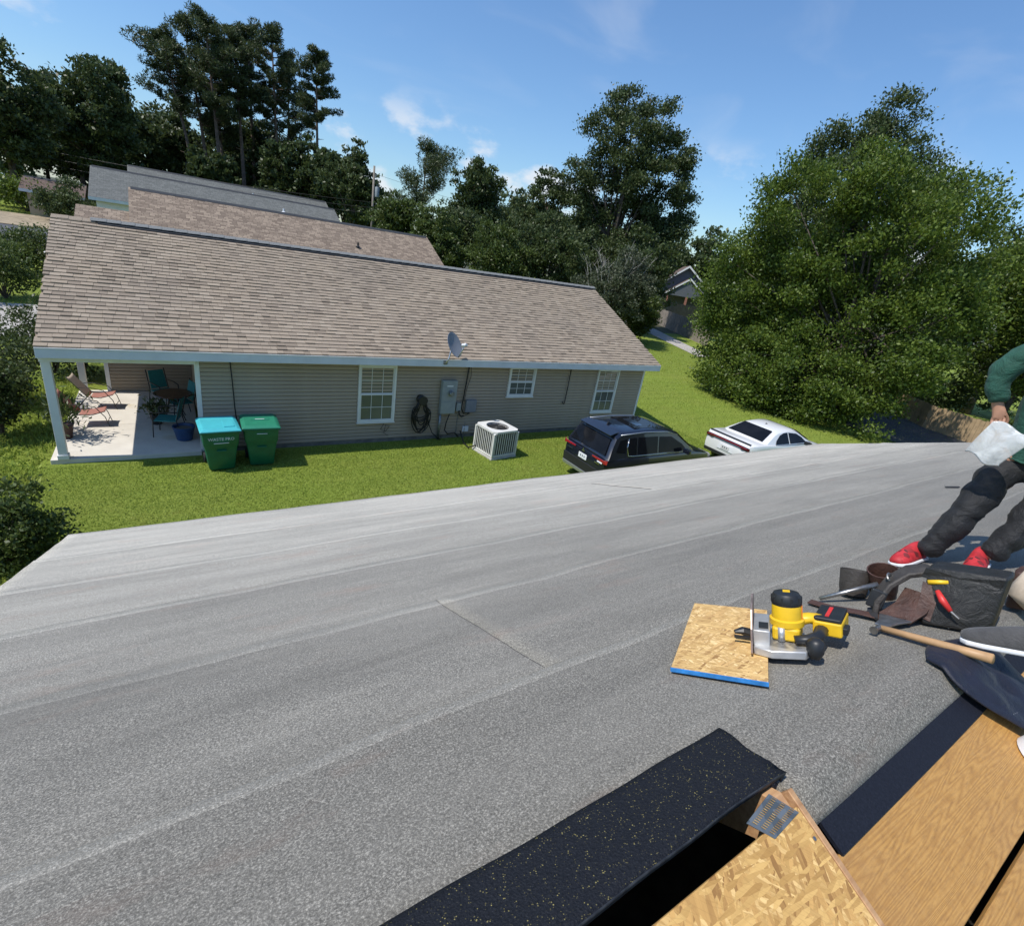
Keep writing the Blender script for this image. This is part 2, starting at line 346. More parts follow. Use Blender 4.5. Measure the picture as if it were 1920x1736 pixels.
# vinyl siding, paint, shingles
t = NT('vinyl_siding'); c = t.ramp(t.noise(1.2, 5, 0.6), [(0.3, (0.345, 0.275, 0.195)), (0.7, (0.4, 0.325, 0.235))])
c = t.mix(t.ramp(t.noise(3, 5, 0.7, vec=t.mapping((1.5, 1, 0.4))), [(0.55, 0.0), (0.8, 0.3)]), c, (0.28, 0.24, 0.19)); t.set(Base_Color=c, Roughness=0.55); M['siding'] = t.mat
M['trim'] = simple('white_trim', (0.72, 0.72, 0.7), 0.5, var=0.06, scale=3)
M['fascia'] = simple('fascia_paint', (0.6, 0.63, 0.66), 0.45, var=0.08, scale=2)
M['soffit'] = simple('soffit', (0.66, 0.65, 0.62), 0.6, var=0.06)
M['footing'] = simple('footing', (0.16, 0.15, 0.13), 0.9, var=0.3)
for i, col in enumerate([(0.325, 0.264, 0.198), (0.295, 0.24, 0.182), (0.355, 0.292, 0.222), (0.245, 0.198, 0.15), (0.315, 0.256, 0.194)]):
    t = NT('shingle_tan_%d' % i)
    c = t.ramp(t.noise(150, 3, 0.8), [(0.3, tuple(x*0.62 for x in col)), (0.7, tuple(x*1.35 for x in col))])
    c = t.mix(t.math('MULTIPLY', t.ramp(t.noise(0.5, 4), [(0.4, 0.0), (0.7, 1.0)]), 0.25), c, (0.2, 0.175, 0.15))
    t.set(Base_Color=c, Roughness=0.92); t.bsdf.inputs['Specular IOR Level'].default_value = 0.2; t.bump(t.noise(180, 3), 0.4, 0.004)
    M['sh%d' % i] = t.mat
SHM = [M['sh%d' % i] for i in range(5)]
def shingle_field(name, c1, c2, mortar, roww, rowh):
    t = NT(name); b = t.n.new('ShaderNodeTexBrick')
    b.inputs['Color1'].default_value = (*c1, 1); b.inputs['Color2'].default_value = (*c2, 1); b.inputs['Mortar'].default_value = (*mortar, 1)
    b.inputs['Scale'].default_value = 1.0; b.inputs['Mortar Size'].default_value = 0.012; b.inputs['Brick Width'].default_value = roww; b.inputs['Row Height'].default_value = rowh
    b.inputs['Mortar Smooth'].default_value = 0.6; b.inputs['Bias'].default_value = 0.0; b.squash = 0.7; b.squash_frequency = 3
    t.l.new(t.tc(), b.inputs['Vector'])
    c = t.mix(t.math('MULTIPLY', t.noise(3.0, 5, 0.7, vec=t.mapping((1.0, 2.5, 2.5))), 0.5), b.outputs['Color'], tuple(x*0.8 for x in c2))
    t.set(Base_Color=c, Roughness=0.92); t.bsdf.inputs['Specular IOR Level'].default_value = 0.2
    t.bump(t.math('SUBTRACT', 1.0, b.outputs['Fac']), 0.5, 0.02); return t.mat
M['roof_tan'] = shingle_field('roof_tan', (0.4, 0.315, 0.235), (0.19, 0.145, 0.11), (0.07, 0.055, 0.04), 0.36, 0.14)
M['roof_grey'] = shingle_field('roof_grey', (0.2, 0.205, 0.19), (0.13, 0.135, 0.125), (0.06, 0.06, 0.06), 0.36, 0.14)
M['roof_brown'] = shingle_field('roof_brown', (0.2, 0.145, 0.115), (0.13, 0.095, 0.08), (0.06, 0.05, 0.04), 0.4, 0.16)
M['ridge_dark'] = simple('ridge_vent_dark', (0.03, 0.034, 0.04), 0.85, var=0.3)
M['ridge_grey'] = simple('ridge_cap_grey', (0.17, 0.175, 0.17), 0.9, var=0.25, scale=20, bump=0.3, bscale=150)
t = NT('window_glass'); t.set(Base_Color=t.ramp(t.noise(0.8, 2), [(0.3, (0.09, 0.1, 0.09)), (0.7, (0.15, 0.16, 0.145))]), Roughness=0.03); t.bsdf.inputs['Specular IOR Level'].default_value = 0.9
t.bump(t.noise(2.2, 2), 0.12, 0.02); M['glass'] = t.mat
t = NT('car_glass'); t.set(Base_Color=t.ramp(t.noise(2, 2), [(0.3, (0.006, 0.007, 0.009)), (0.7, (0.012, 0.013, 0.016))]), Roughness=0.03); t.bsdf.inputs['Specular IOR Level'].default_value = 0.12; M['cglass'] = t.mat
def paint(name, col, flake=0.06):
    t = NT(name); t.set(Base_Color=t.ramp(t.noise(500, 2), [(0.3, tuple(c*(1-flake) for c in col)), (0.7, tuple(min(1, c*(1+flake)) for c in col))]), Roughness=0.28)
    t.bsdf.inputs['Coat Weight'].default_value = 1.0; t.bsdf.inputs['Coat Roughness'].default_value = 0.03; return t.mat
M['paint_black'] = paint('blue_black_paint', (0.007, 0.009, 0.018), 0.4); M['paint_white'] = paint('white_paint', (0.78, 0.78, 0.77))
M['black_plastic'] = simple('black_plastic', (0.018, 0.019, 0.02), 0.45, var=0.25, scale=30)
M['rubber'] = simple('rubber', (0.02, 0.02, 0.021), 0.8, var=0.3)
M['chrome'] = simple('chrome', (0.72, 0.73, 0.74), 0.18, 1.0, var=0.06)
M['silver'] = simple('silver_trim', (0.55, 0.56, 0.57), 0.35, 0.85, var=0.08)
M['taillight'] = simple('tail_lens', (0.32, 0.012, 0.018), 0.12, var=0.3, scale=30, coat=1.0)
M['tail_dark'] = simple('tail_lens_dark', (0.07, 0.012, 0.012), 0.15, var=0.5, scale=24, coat=1.0)
M['white_plain'] = simple('white_plain', (0.75, 0.76, 0.77), 0.5, var=0.05)
M['steel'] = simple('tool_steel', (0.34, 0.33, 0.31), 0.38, 0.9, var=0.35, scale=30)
M['alu'] = simple('cast_aluminium', (0.55, 0.55, 0.54), 0.42, 0.6, var=0.12, scale=30)
M['rusty_steel'] = simple('rubbed_steel', (0.42, 0.31, 0.26), 0.45, 0.6, var=0.4, scale=18)
M['yellow'] = simple('yellow_plastic', (0.78, 0.48, 0.015), 0.42, var=0.1, scale=18, bump=0.08, bscale=200)
M['orange'] = simple('orange_plastic', (0.75, 0.22, 0.02), 0.5, var=0.2)
M['red'] = simple('red_plastic', (0.6, 0.035, 0.03), 0.45, var=0.2, scale=20)
def cloth(name, col, bump=0.4, fold=7, rough=0.8, sheen=0.2, var=0.25):
    t = NT(name); a = tuple(c*(1-var) for c in col); b = tuple(min(1, c*(1+var)) for c in col)
    t.set(Base_Color=t.ramp(t.noise(18, 5, 0.65), [(0.3, a), (0.7, b)]), Roughness=rough); t.bsdf.inputs['Sheen Weight'].default_value = sheen
    t.bump(t.math('ADD', t.noise(fold, 4, 0.6, dist=1.0), t.math('MULTIPLY', t.noise(420, 2), 0.12)), bump, 0.03); return t.mat
M['shirt'] = cloth('green_shirt', (0.013, 0.078, 0.052), 0.8, 10, 0.75, 0.05); M['pants'] = cloth('black_pants', (0.0075, 0.0075, 0.0085), 0.7, 8, 0.6, 0.05)
M['navy'] = cloth('navy_cloth', (0.006, 0.008, 0.02), 0.4, 12, 0.55, 0.05)
M['leather_black'] = cloth('black_leather', (0.018, 0.0175, 0.016), 0.45, 14, 0.5, 0.0, 0.35); M['leather_brown'] = cloth('brown_leather', (0.07, 0.034, 0.024), 0.35, 16, 0.55, 0.0, 0.4)
M['leather_grey'] = cloth('grey_leather', (0.05, 0.043, 0.037), 0.35, 16, 0.6, 0.0, 0.35); M['suede'] = cloth('grey_suede', (0.062, 0.06, 0.06), 0.3, 40, 0.9)
t = NT('red_shoe'); t.set(Base_Color=t.ramp(t.vor(38, out='Color'), [(0.42, (0.42, 0.02, 0.025)), (0.5, (0.02, 0.018, 0.018)), (0.62, (0.5, 0.03, 0.035))]), Roughness=0.6); t.bump(t.noise(90, 3), 0.3, 0.004); M['red_shoe'] = t.mat
M['skin'] = simple('skin', (0.42, 0.22, 0.14), 0.5, var=0.12, scale=25, bump=0.2, bscale=160)
M['hair'] = simple('hair', (0.015, 0.012, 0.01), 0.6, var=0.3, bump=0.5, bscale=120)
M['handle_wood'] = simple('handle_wood', (0.45, 0.27, 0.13), 0.5, var=0.25, scale=14)
M['bin_green'] = simple('bin_green', (0.012, 0.13, 0.062), 0.42, var=0.12, scale=5, bump=0.08, bscale=120)
M['bin_green_lid'] = simple('bin_green_lid', (0.02, 0.19, 0.11), 0.42, var=0.12, scale=5)
M['bin_teal_lid'] = simple('bin_teal_lid', (0.06, 0.42, 0.47), 0.45, var=0.08, scale=5)
M['meter_grey'] = simple('meter_grey', (0.27, 0.3, 0.3), 0.5, var=0.1, scale=6)
M['dish_grey'] = simple('dish_grey', (0.2, 0.215, 0.24), 0.5, var=0.08, scale=8)
M['ac_white'] = simple('ac_white', (0.66, 0.65, 0.61), 0.5, var=0.08, scale=6)
M['cable'] = simple('cable_black', (0.008, 0.008, 0.009), 0.5, var=0.3)
M['sling_rust'] = simple('sling_rust', (0.34, 0.15, 0.115), 0.85, var=0.2, scale=60); M['sling_tan'] = simple('sling_tan', (0.5, 0.41, 0.31), 0.85, var=0.1, scale=60)
M['teal'] = simple('teal_sling', (0.03, 0.22, 0.22), 0.7, var=0.2, scale=30); M['iron'] = simple('dark_iron', (0.025, 0.024, 0.024), 0.5, var=0.3)
M['pot_blue'] = simple('pot_blue', (0.02, 0.06, 0.16), 0.35, var=0.2); M['table_glass'] = simple('table_top_brown', (0.1, 0.06, 0.045), 0.25, var=0.2)
M['fence_new'] = simple('fence_cedar', (0.42, 0.3, 0.17), 0.85, var=0.25, scale=3, bump=0.3); M['fence_grey'] = simple('fence_grey', (0.25, 0.215, 0.18), 0.9, var=0.3, scale=3, bump=0.3); M['fence_dark'] = simple('fence_dark', (0.1, 0.078, 0.06), 0.9, var=0.3, scale=3)
M['pole_wood'] = simple('pole_wood', (0.22, 0.19, 0.155), 0.9, var=0.25, scale=2)
M['grey_siding'] = simple('grey_siding', (0.1, 0.11, 0.125), 0.7, var=0.08); M['brick_red'] = simple('brick_red', (0.3, 0.13, 0.09), 0.85, var=0.25, scale=10)
t = NT('clear_plastic'); t.set(Base_Color=t.ramp(t.noise(9, 4), [(0.3, (0.6, 0.61, 0.6)), (0.7, (0.8, 0.81, 0.8))]), Roughness=0.18, Alpha=t.ramp(t.noise(14, 5, dist=1.0), [(0.3, 0.35), (0.65, 0.9)])); t.bump(t.noise(30, 3, dist=1.0), 0.35, 0.01); M['plastic_bag'] = t.mat
# ------------------------------------------------------------------ terrain
def ground_z(x, y):
    r = np.clip((np.asarray(y, float)-21)*0.06, 0, 5.2); s = np.clip((np.asarray(x, float)-16)/24, 0, 1); s = s*s*(3-2*s)
    return r*(1-s)
def gz(x, y): return float(ground_z(x, y))
xs = np.unique(np.concatenate([np.linspace(-900, -60, 15), np.linspace(-60, 110, 86), np.linspace(110, 1200, 15)]))
ys = np.unique(np.concatenate([np.linspace(-700, -20, 12), np.linspace(-20, 130, 76), np.linspace(130, 1300, 16)]))
X, Y = np.meshgrid(xs, ys); Z = ground_z(X, Y)
a = (np.arange(len(ys)-1)[:, None]*len(xs) + np.arange(len(xs)-1)[None, :]).ravel()
F = np.stack([a, a+1, a+len(xs)+1, a+len(xs)], 1)
cxm = X.ravel()[F].mean(1); cym = Y.ravel()[F].mean(1)
wood = ((cym > 76) & (cxm < 40)) | ((cxm > 26) & (cym > 40) & (cxm < 60) & (cym < 110)) | (np.hypot(cxm, cym) > 130)
g_o = link('ground', np_mesh('ground', np.stack([X.ravel(), Y.ravel(), Z.ravel()], 1), F, [M['lawn'], M['floor']], wood.astype(int), smooth=True))
tag(g_o, 'mown green lawn between the houses and rising behind them', 'lawn', kind='structure')
def blades(name, n, xr, yr, h, label, avoid=()):
    x = RNG.uniform(*xr, n); y = RNG.uniform(*yr, n)
    k = np.ones(n, bool)
    for (x0, x1, y0, y1) in avoid: k &= ~((x > x0) & (x < x1) & (y > y0) & (y < y1))
    x, y = x[k], y[k]; n = len(x)
    a = RNG.uniform(0, 2*PI, n); hh = h*RNG.uniform(0.5, 1.3, n); w = hh*RNG.uniform(0.22, 0.4, n); z = ground_z(x, y)-0.004
    la = RNG.uniform(0, 2*PI, n); ll = hh*RNG.uniform(0.1, 0.9, n)
    V = np.empty((n, 3, 3)); V[:, 0] = np.stack([x-np.cos(a)*w, y-np.sin(a)*w, z], 1); V[:, 1] = np.stack([x+np.cos(a)*w, y+np.sin(a)*w, z], 1)
    V[:, 2] = np.stack([x+np.cos(la)*ll, y+np.sin(la)*ll, z+hh], 1)
    o = link(name, np_mesh(name, V.reshape(-1, 3), np.arange(3*n).reshape(-1, 3), M['grass']))
    return tag(o, label, 'grass', kind='stuff')
blades('lawn_grass', 230000, (-4.5, 17), (7.4, 13.3), 0.034, 'short green grass in the yard between the two houses', [(-2.6, 0.4, 13.1, 19)])
blades('lawn_grass', 120000, (15.4, 40), (8, 34), 0.05, 'sunlit mown grass beyond the parked cars')
blades('lawn_grass', 30000, (-9, -2.5), (7, 20), 0.09, 'longer grass beside the patio end of the house')
# street on the left with kerbs
def sheet(name, pts, dz, mat, label, cat='road', n=24):
    (a, b, c, d) = [Vector((*p, 0)) for p in pts]
    def fn(u, v):
        p = (a.lerp(b, u)).lerp(d.lerp(c, u), v); return (p.x, p.y, gz(p.x, p.y)+dz)
    o = link(name, grid_mesh(name, fn, n, n, mat)); return tag(o, label, cat, kind='structure')
sheet('road', [(-90, 43.2), (-4.6, 43.2), (-4.6, 53.5), (-90, 53.5)], 0.05, M['asphalt'], 'grey asphalt street at the far left')
sheet('pavement', [(-90, 41.6), (-4.2, 41.6), (-4.2, 43.0), (-90, 43.0)], 0.13, M['concrete'], 'pale concrete kerb and walk along the street', 'pavement')
sheet('bank', [(-90, 53.7), (-6.5, 53.7), (-6.5, 61), (-90, 61)], 0.06, M['sandbank'], 'sandy bank beyond the street', 'bank')
sheet('driveway', [(-14, 24.5), (-3.2, 24.5), (-3.2, 29.5), (-14, 29.5)], 0.04, M['gravel'], 'pale gravel drive beyond the left hedge', 'driveway')
sheet('path', [(50.2, 53.0), (36.8, 27.6), (38.9, 27.6), (53.2, 52.4)], 0.03, M['gravel'], 'pale gravel path crossing the lawn by the fence', 'path')
sheet('lane', [(29.5, 13.2), (40.5, 13.8), (36.5, 4.0), (28.5, 4.0)], 0.03, M['asphalt'], 'shaded asphalt lane under the big tree', 'lane')

# ------------------------------------------------------------------ the house under repair (this roof)
T22 = math.tan(math.radians(22)); C22, S22 = math.cos(math.radians(22)), math.sin(math.radians(22))
RX0, RX1, RYE, RYR = -1.1, 14.35, 6.13, 0.24
ZR = 4.68 - T22*RYR
NRM = Vector((0, S22, C22)); NRM2 = Vector((0, -S22, C22))
def roof_pt(x, y, off=0.0):
    return Vector((x, y, 4.68-T22*y)) + NRM*off
def opp_pt(x, y, off=0.0):
    return Vector((x, y, ZR-T22*(RYR-y))) + NRM2*off
own = thing('house', 'single storey house with a grey membrane roof being repaired at the ridge', 'house', (0, 0, 0))
mb = MB(); mb.b2((-0.8, -5.2, 0), (14.05, 5.75, 2.0)); mb.build('wall', M['siding'], own)
for x in (-0.8, 14.05):
    mb = MB(); mb.prism([(x, -5.2, 2.0), (x, 5.75, 2.0), (x, 5.75, 4.68-T22*5.75-0.16), (x, RYR, ZR-0.16), (x, -5.2, ZR-T22*(RYR+5.2)-0.16)], (-0.15 if x > 0 else 0.15, 0, 0))
    mb.build('gable', M['siding'], own)
mb = MB()   # deck below the sheets, open along the ridge slot on the left
mb.prism([roof_pt(RX0+.02, 0.31, -.01), roof_pt(RX1-.02, 0.31, -.01), roof_pt(RX1-.02, RYE-.02, -.01), roof_pt(RX0+.02, RYE-.02, -.01)], -NRM*0.02)
deck = mb.build('roof_deck', M['lumber'], own)
mb = MB(); mb.prism([roof_pt(RX0+.05, RYE-.07, -.14), roof_pt(RX1-.05, RYE-.07, -.14), roof_pt(RX1-.05, RYE-.04, -.14), roof_pt(RX0+.05, RYE-.04, -.14)], (0, 0, -0.14)); mb.build('fascia', M['fascia'], own)
# mineral sheets, each lapped over the one below
seams = [6.16, 4.80, 3.74, 2.76, 1.84, 0.97, None]
def wob(x, k): return 0.012*math.sin(x*1.7+k*2.1)+0.007*math.sin(x*4.3+k)+0.004*math.sin(x*11+k*3)
def sheet_part(k, x0, x1, ya, yb, lift, mat, name='membrane_sheet', nu=150, nv=12):
    # ya lower (eave side) edge, yb upper
    def fn(u, v):
        x = x0+(x1-x0)*u; y0 = ya+wob(x, k); y = y0+(yb-y0)*v
        e = max(0.0, 1-v*(y0-yb)/0.16)
        rip = 0.0016*math.sin(x*2.2+k)*math.sin(y*9+k)+0.0012*math.sin(x*7+y*13+k*2)+0.0012*math.sin(y*31+x*1.3)
        return roof_pt(x, y, lift+rip+0.004*e*(0.5+0.5*math.sin(x*3.1+k*1.7))+0.002*e)
    me = grid_mesh(name, fn, nu, nv, [mat, M['lap%d' % k], M['tar']])
    idx = np.zeros(nu*nv, int); idx[:nu] = 1
    if k == 0: idx[:nu] = 0
    me.polygons.foreach_set('material_index', idx)
    o = link(name, me, own)
    s = o.modifiers.new('thick', 'SOLIDIFY'); s.thickness = 0.006; s.offset = 1; s.material_offset_rim = 2; s.use_rim = True
    return o
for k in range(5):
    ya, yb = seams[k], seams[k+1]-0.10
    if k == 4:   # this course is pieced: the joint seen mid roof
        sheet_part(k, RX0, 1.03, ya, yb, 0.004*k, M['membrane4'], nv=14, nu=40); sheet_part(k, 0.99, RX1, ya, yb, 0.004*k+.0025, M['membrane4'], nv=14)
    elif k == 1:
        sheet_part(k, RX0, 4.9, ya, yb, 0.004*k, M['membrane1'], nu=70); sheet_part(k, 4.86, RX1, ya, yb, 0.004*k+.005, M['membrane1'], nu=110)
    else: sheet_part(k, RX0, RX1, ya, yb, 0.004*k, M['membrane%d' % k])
# top sheet: left piece stops at the raised ridge board, right piece wraps over the ridge
def wrap(u, v):
    i_ = int(round(u*180)); x = RX0+(1.06-RX0)*i_/40 if i_ <= 40 else 1.068+(RX1-1.068)*(i_-41)/139; left = i_ <= 40
    if v < 0.8 or left:
        y0 = 0.97+wob(x, 5); y = y0+(0.26-y0)*min(1, v/0.8)
        if left: y = max(y, 0.345)
        e = max(0.0, 1-v/0.8*(y0-0.26)/0.16)
        return roof_pt(x, y, 0.024+0.0014*math.sin(x*2.2+5)*math.sin(y*9)+0.005*e*(0.5+0.5*math.sin(x*3)))
    w = (v-0.8)/0.2
    return opp_pt(x, 0.245-0.068*w, 0.022-0.012*w)
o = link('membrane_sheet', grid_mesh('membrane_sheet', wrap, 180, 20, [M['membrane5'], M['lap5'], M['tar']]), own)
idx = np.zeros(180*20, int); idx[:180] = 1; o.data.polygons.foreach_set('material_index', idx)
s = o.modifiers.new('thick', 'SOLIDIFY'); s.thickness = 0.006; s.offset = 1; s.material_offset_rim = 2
# felt band and boards on the far slope of the ridge, right of the raised part
def slab(name, x0, x1, y0, y1, top, th, mat, bev=0.002, plane=opp_pt, nrm=NRM2, parent=own, m2=None, jag=0):
    mb = MB(); n = 24 if jag else 1
    lo = [plane(x0+(x1-x0)*i/n, y0+(random.uniform(-jag, jag) if jag else 0), top) for i in range(n+1)]
    hi = [plane(x0+(x1-x0)*i/n, y1+(random.uniform(-jag, jag) if jag else 0), top) for i in range(n+1)]
    mb.prism(lo+hi[::-1], -nrm*th)
    return mb.build(name, mat, parent, bevel=bev, seg=1)
slab('felt_band', 1.10, RX1, 0.118, 0.185, 0.009, 0.009, M['navyfelt'], 0, jag=0.0025)
slab('plywood_panel', 1.06, 3.46, -0.078, 0.121, 0.002, 0.015, M['ply'])
slab('plywood_panel', 3.47, 5.9, -0.078, 0.121, 0.002, 0.015, M['ply'])
slab('plywood_panel', 5.91, RX1, -0.078, 0.121, 0.001, 0.015, M['ply'])
for i, (x0, x1) in enumerate(((0.2, 2.62), (2.63, 5.0), (5.01, 9.4), (9.41, RX1))):
    slab('plywood_panel', x0, x1, -1.3, -0.093-0.004*(i % 2), 0.004, 0.015, M['ply'])
slab('roof_deck', RX0, RX1, -5.5, -1.32, 0.0, 0.03, M['tar'], 0)
# raised ridge: felt covered board, slot, truss top with nail plates, strand board
def felt_fn(u, v):
    x = RX0+(1.102-RX0)*u; y = 0.42+(0.252-0.42)*v
    y += 0.0016*math.sin(x*9)+0.0012*math.sin(x*23)
    return roof_pt(x-0.036*v*(u > 0.995)+0.004*math.sin(v*9), y, 0.041+0.0015*math.sin(x*6+v*3)-0.004*max(0, v-0.7)/0.3)
o = link('felt_strip', grid_mesh('felt_strip', felt_fn, 80, 10, [M['felt'], M['tar']]), own)
s = o.modifiers.new('thick', 'SOLIDIFY'); s.thickness = 0.012; s.offset = -1; s.material_offset_rim = 1
slab('ridge_board', RX0+.02, 1.085, 0.275, 0.425, 0.026, 0.012, M['tar'], 0.001, roof_pt, NRM)
slab('strand_board_panel', RX0, 1.045, -1.02, 0.222, 0.032, 0.012, M['osb'])
for x in (-0.8, -0.2, 0.4, 1.02):
    mb = MB(); mb.prism([(x-0.019, 0.50, ZR-0.2), (x-0.019, 0.30, ZR+0.0), (x-0.019, 0.245, ZR+0.025), (x-0.019, 0.20, ZR+0.006), (x-0.019, -0.1, ZR-0.13), (x-0.019, -0.1, ZR-0.24), (x-0.019, 0.24, ZR-0.1), (x-0.019, 0.45, ZR-0.25)], (0.038, 0, 0))
    trs = mb.build('roof_truss', M['lumber'], own, bevel=0.002, seg=1)
mb = MB(); mb.prism([opp_pt(1.05, 0.25, 0.03), opp_pt(1.068, 0.25, 0.028), opp_pt(1.058, -1.0, 0.02), opp_pt(1.046, -1.0, 0.03)], -NRM2*0.05); mb.build('edge_lath', M['lumber'], own, bevel=0.002, seg=1)
mb = MB()   # nail plate lying on the truss heel
q = [opp_pt(0.995, 0.264, 0.03), opp_pt(1.035, 0.214, 0.034), opp_pt(0.935, 0.207, 0.034), opp_pt(0.895, 0.25, 0.03)]
mb.prism(q, -NRM2*0.002)
npl = mb.build('nail_plate', M['galv'], trs)
mb = MB(); a0, a1, a2, a3 = [Vector(v) for v in q]
for r in range(3):
    for c_ in range(14):
        u = (c_+0.7)/15.2; v = 0.2+r*0.3
        p = (a0.lerp(a1, v)).lerp(a3.lerp(a2, v), u); dv = (a1-a0).normalized(); du = (a3-a0).normalized()
        mb.add([p+NRM2*.001-dv*.005-du*.0012, p+NRM2*.001+dv*.005-du*.0012, p+NRM2*.002+dv*.005+du*.0012, p+NRM2*.002-dv*.005+du*.0012], [(0, 1, 2, 3)])
mb.build('nail_teeth', M['osb'], npl)
mb = MB(); mb.b2((-.75, -4.8, 2.02), (14.0, 5.3, 2.06)); mb.build('attic_floor', M['footing'], own)
mb = MB(); mb.lathe([(0.004, 0), (0.004, 0.003)], opp_pt(1.03, 0.17, 0.032), 10, Matrix.Rotation(-math.radians(22), 3, 'X').inverted()); mb.build('roofing_nail', M['steel'], own)

# ------------------------------------------------------------------ neighbour house
E0, EZ, RG, RZ = 13.0, 2.58, 17.65, 4.75
HX0, HX1 = -2.27, 15.34
SL = (RZ-EZ)/(RG-E0); SLA = math.atan(SL); SLEN = math.hypot(RG-E0, RZ-EZ)
NH = Vector((0, -math.sin(SLA), math.cos(SLA)))
def h1(x, s, off=0.0): return Vector((x, E0+math.cos(SLA)*s, EZ+math.sin(SLA)*s)) + NH*off
nb = thing('house', 'long beige sided house with tan shingle roof, open patio and satellite dish', 'house', (0, 0, 0))
rb = MB()
rb.prism([(HX0, E0, EZ-.02), (HX0, RG, RZ-.02), (HX0, 2*RG-E0, EZ-.02), (HX0, 2*RG-E0, EZ-.17), (HX0, RG, RZ-.17), (HX0, E0, EZ-.17)], (HX1-HX0, 0, 0))
roof = rb.build('roof', M['roof_tan'], nb)
# shingle tabs
random.seed(3)
tab_meshes = {}
tabs = []
EXPO = 0.1462
ncourse = int(SLEN/EXPO)
for c_ in range(ncourse):
    x = HX0-0.01-random.uniform(0, .3); prev = -1
    while x < HX1:
        w = random.choice((0.14, 0.18, 0.22, 0.22, 0.28)); mi = random.choices(range(5), (5, 3, 2.2, 2, 2.5))[0]
        xa, xb = max(x, HX0-0.01), min(x+w, HX1+0.01)
        if xb-xa > 0.05: tabs.append((xa, xb, c_, mi, random.choice((0.0, 0.002, 0.012))))
        x += w
def tab_geo(w, lift):
    g = 0.002; L = EXPO+0.03; h = 0.024+lift
    return [(g, 0, 0), (w-g, 0, 0), (w-g, 0, h), (g, 0, h), (g, L, 0.001), (w-g, L, 0.001)], [(0, 1, 2, 3), (3, 2, 5, 4), (0, 3, 4), (1, 5, 2)]
eye = Vector((0, 0, EYE))
tabs.sort(key=lambda q: (h1((q[0]+q[1])/2, q[2]*EXPO)-eye).length + abs((q[0]+q[1])/2-4.0)*0.25)
RX = Matrix.Rotation(SLA, 4, 'X')
for (xa, xb, c_, mi, lf) in tabs[:300]:
    w = round(xb-xa, 2); key = (w, mi, lf)
    if key not in tab_meshes:
        v, f = tab_geo(w, lf); mb = MB(); mb.add(v, f); tab_meshes[key] = mb.mesh('shingle', SHM[mi])
    o = link('shingle', tab_meshes[key], roof); o.matrix_local = Matrix.Translation(h1(xa, c_*EXPO, 0.0)) @ RX
mb = MB()
for (xa, xb, c_, mi, lf) in tabs[300:]:
    v, f = tab_geo(xb-xa, lf); b = Matrix.Translation(h1(xa, c_*EXPO, 0.0)) @ RX
    mb.add([b @ Vector(q) for q in v], f, mi)
o = mb.build('shingles', SHM, roof); o['kind'] = 'stuff'
# ridge: dark vent strip under overlapping cap shingles
mb = MB(); mb.prism([(HX0+.9, RG-.17, RZ-.09+.02), (HX0+.9, RG, RZ+.02), (HX0+.9, RG+.17, RZ-.09+.02), (HX0+.9, RG+.17, RZ-.09+.05), (HX0+.9, RG, RZ+.055), (HX0+.9, RG-.17, RZ-.09+.05)], (HX1-HX0-1.1, 0, 0)); mb.build('ridge_vent', M['ridge_dark'], roof)
capme = MB(); capme.prism([(0, -.14, -.052), (0, 0, .012), (0, .14, -.052), (0, .14, -.062), (0, 0, 0), (0, -.14, -.062)], (0.33, 0, 0.012)); capme = capme.mesh('ridge_shingle', M['ridge_grey'])
x = HX0+0.75
while x < HX1-0.3:
    o = link('ridge_shingle', capme, roof); o.location = (x, RG, RZ+0.062+random.uniform(0, .004)); x += 0.29
capt = MB(); capt.prism([(0, -.14, -.062), (0, 0, .006), (0, .14, -.062), (0, .14, -.072), (0, 0, -.006), (0, -.14, -.072)], (0.33, 0, 0.01)); capt = capt.mesh('ridge_shingle', SHM[1])
for i in range(3):
    o = link('ridge_shingle', capt, roof); o.location = (HX0+i*0.26, RG, RZ+0.03)
mb = MB(); mb.b2((HX0, E0-.03, EZ-.21), (HX1, E0-.005, EZ-.012)); mb.build('fascia', M['fascia'], nb, bevel=0.004)
mb = MB(); mb.b2((HX0, E0-.04, EZ-.025), (HX1, E0+.02, EZ-.006)); mb.build('drip_edge', M['trim'], nb)
mb = MB(); mb.b2((HX0+.02, E0, EZ-.21), (HX1-.02, 13.6, EZ-.19)); mb.build('soffit', M['soffit'], nb)
mb = MB()
for x in (HX0-.0, HX1-.022):
    for sgn in (1, -1):
        ye = RG-sgn*(RG-E0)
        mb.prism([(x, ye, EZ-.205), (x, ye, EZ-.175), (x, RG, RZ-.175), (x, RG, RZ-.33)], (0.022, 0, 0))
mb.build('rake_board', M['fascia'], nb)
WX0, WX1, WY, WB = 0.36, 15.05, 13.42, 21.9
mb = MB(); mb.b2((WX0+.03, WY+.05, 0.0), (WX1-.03, WB, EZ-.2)); mb.b2((-1.72, 18.35, 0.0), (WX0+.03, WB, EZ-.2)); wall = mb.build('wall', M['siding'], nb)
mb = MB(); mb.b2((WX0+.02, WY+.012, -.02), (WX1-.02, WY+.03, 0.15)); mb.build('footing', M['footing'], nb)
mb = MB(); mb.prism([(WX1-.16, WY+.03, EZ-.2), (WX1-.16, RG, RZ-.2), (WX1-.16, WB, EZ-.2)], (0.13, 0, 0)); mb.build('gable', M['siding'], nb)
mb = MB(); mb.prism([(HX0+.1, WY-.1, EZ-.2), (HX0+.1, RG, RZ-.2), (HX0+.1, WB, EZ-.2)], (-.08, 0, 0)); mb.build('gable', M['siding'], nb)
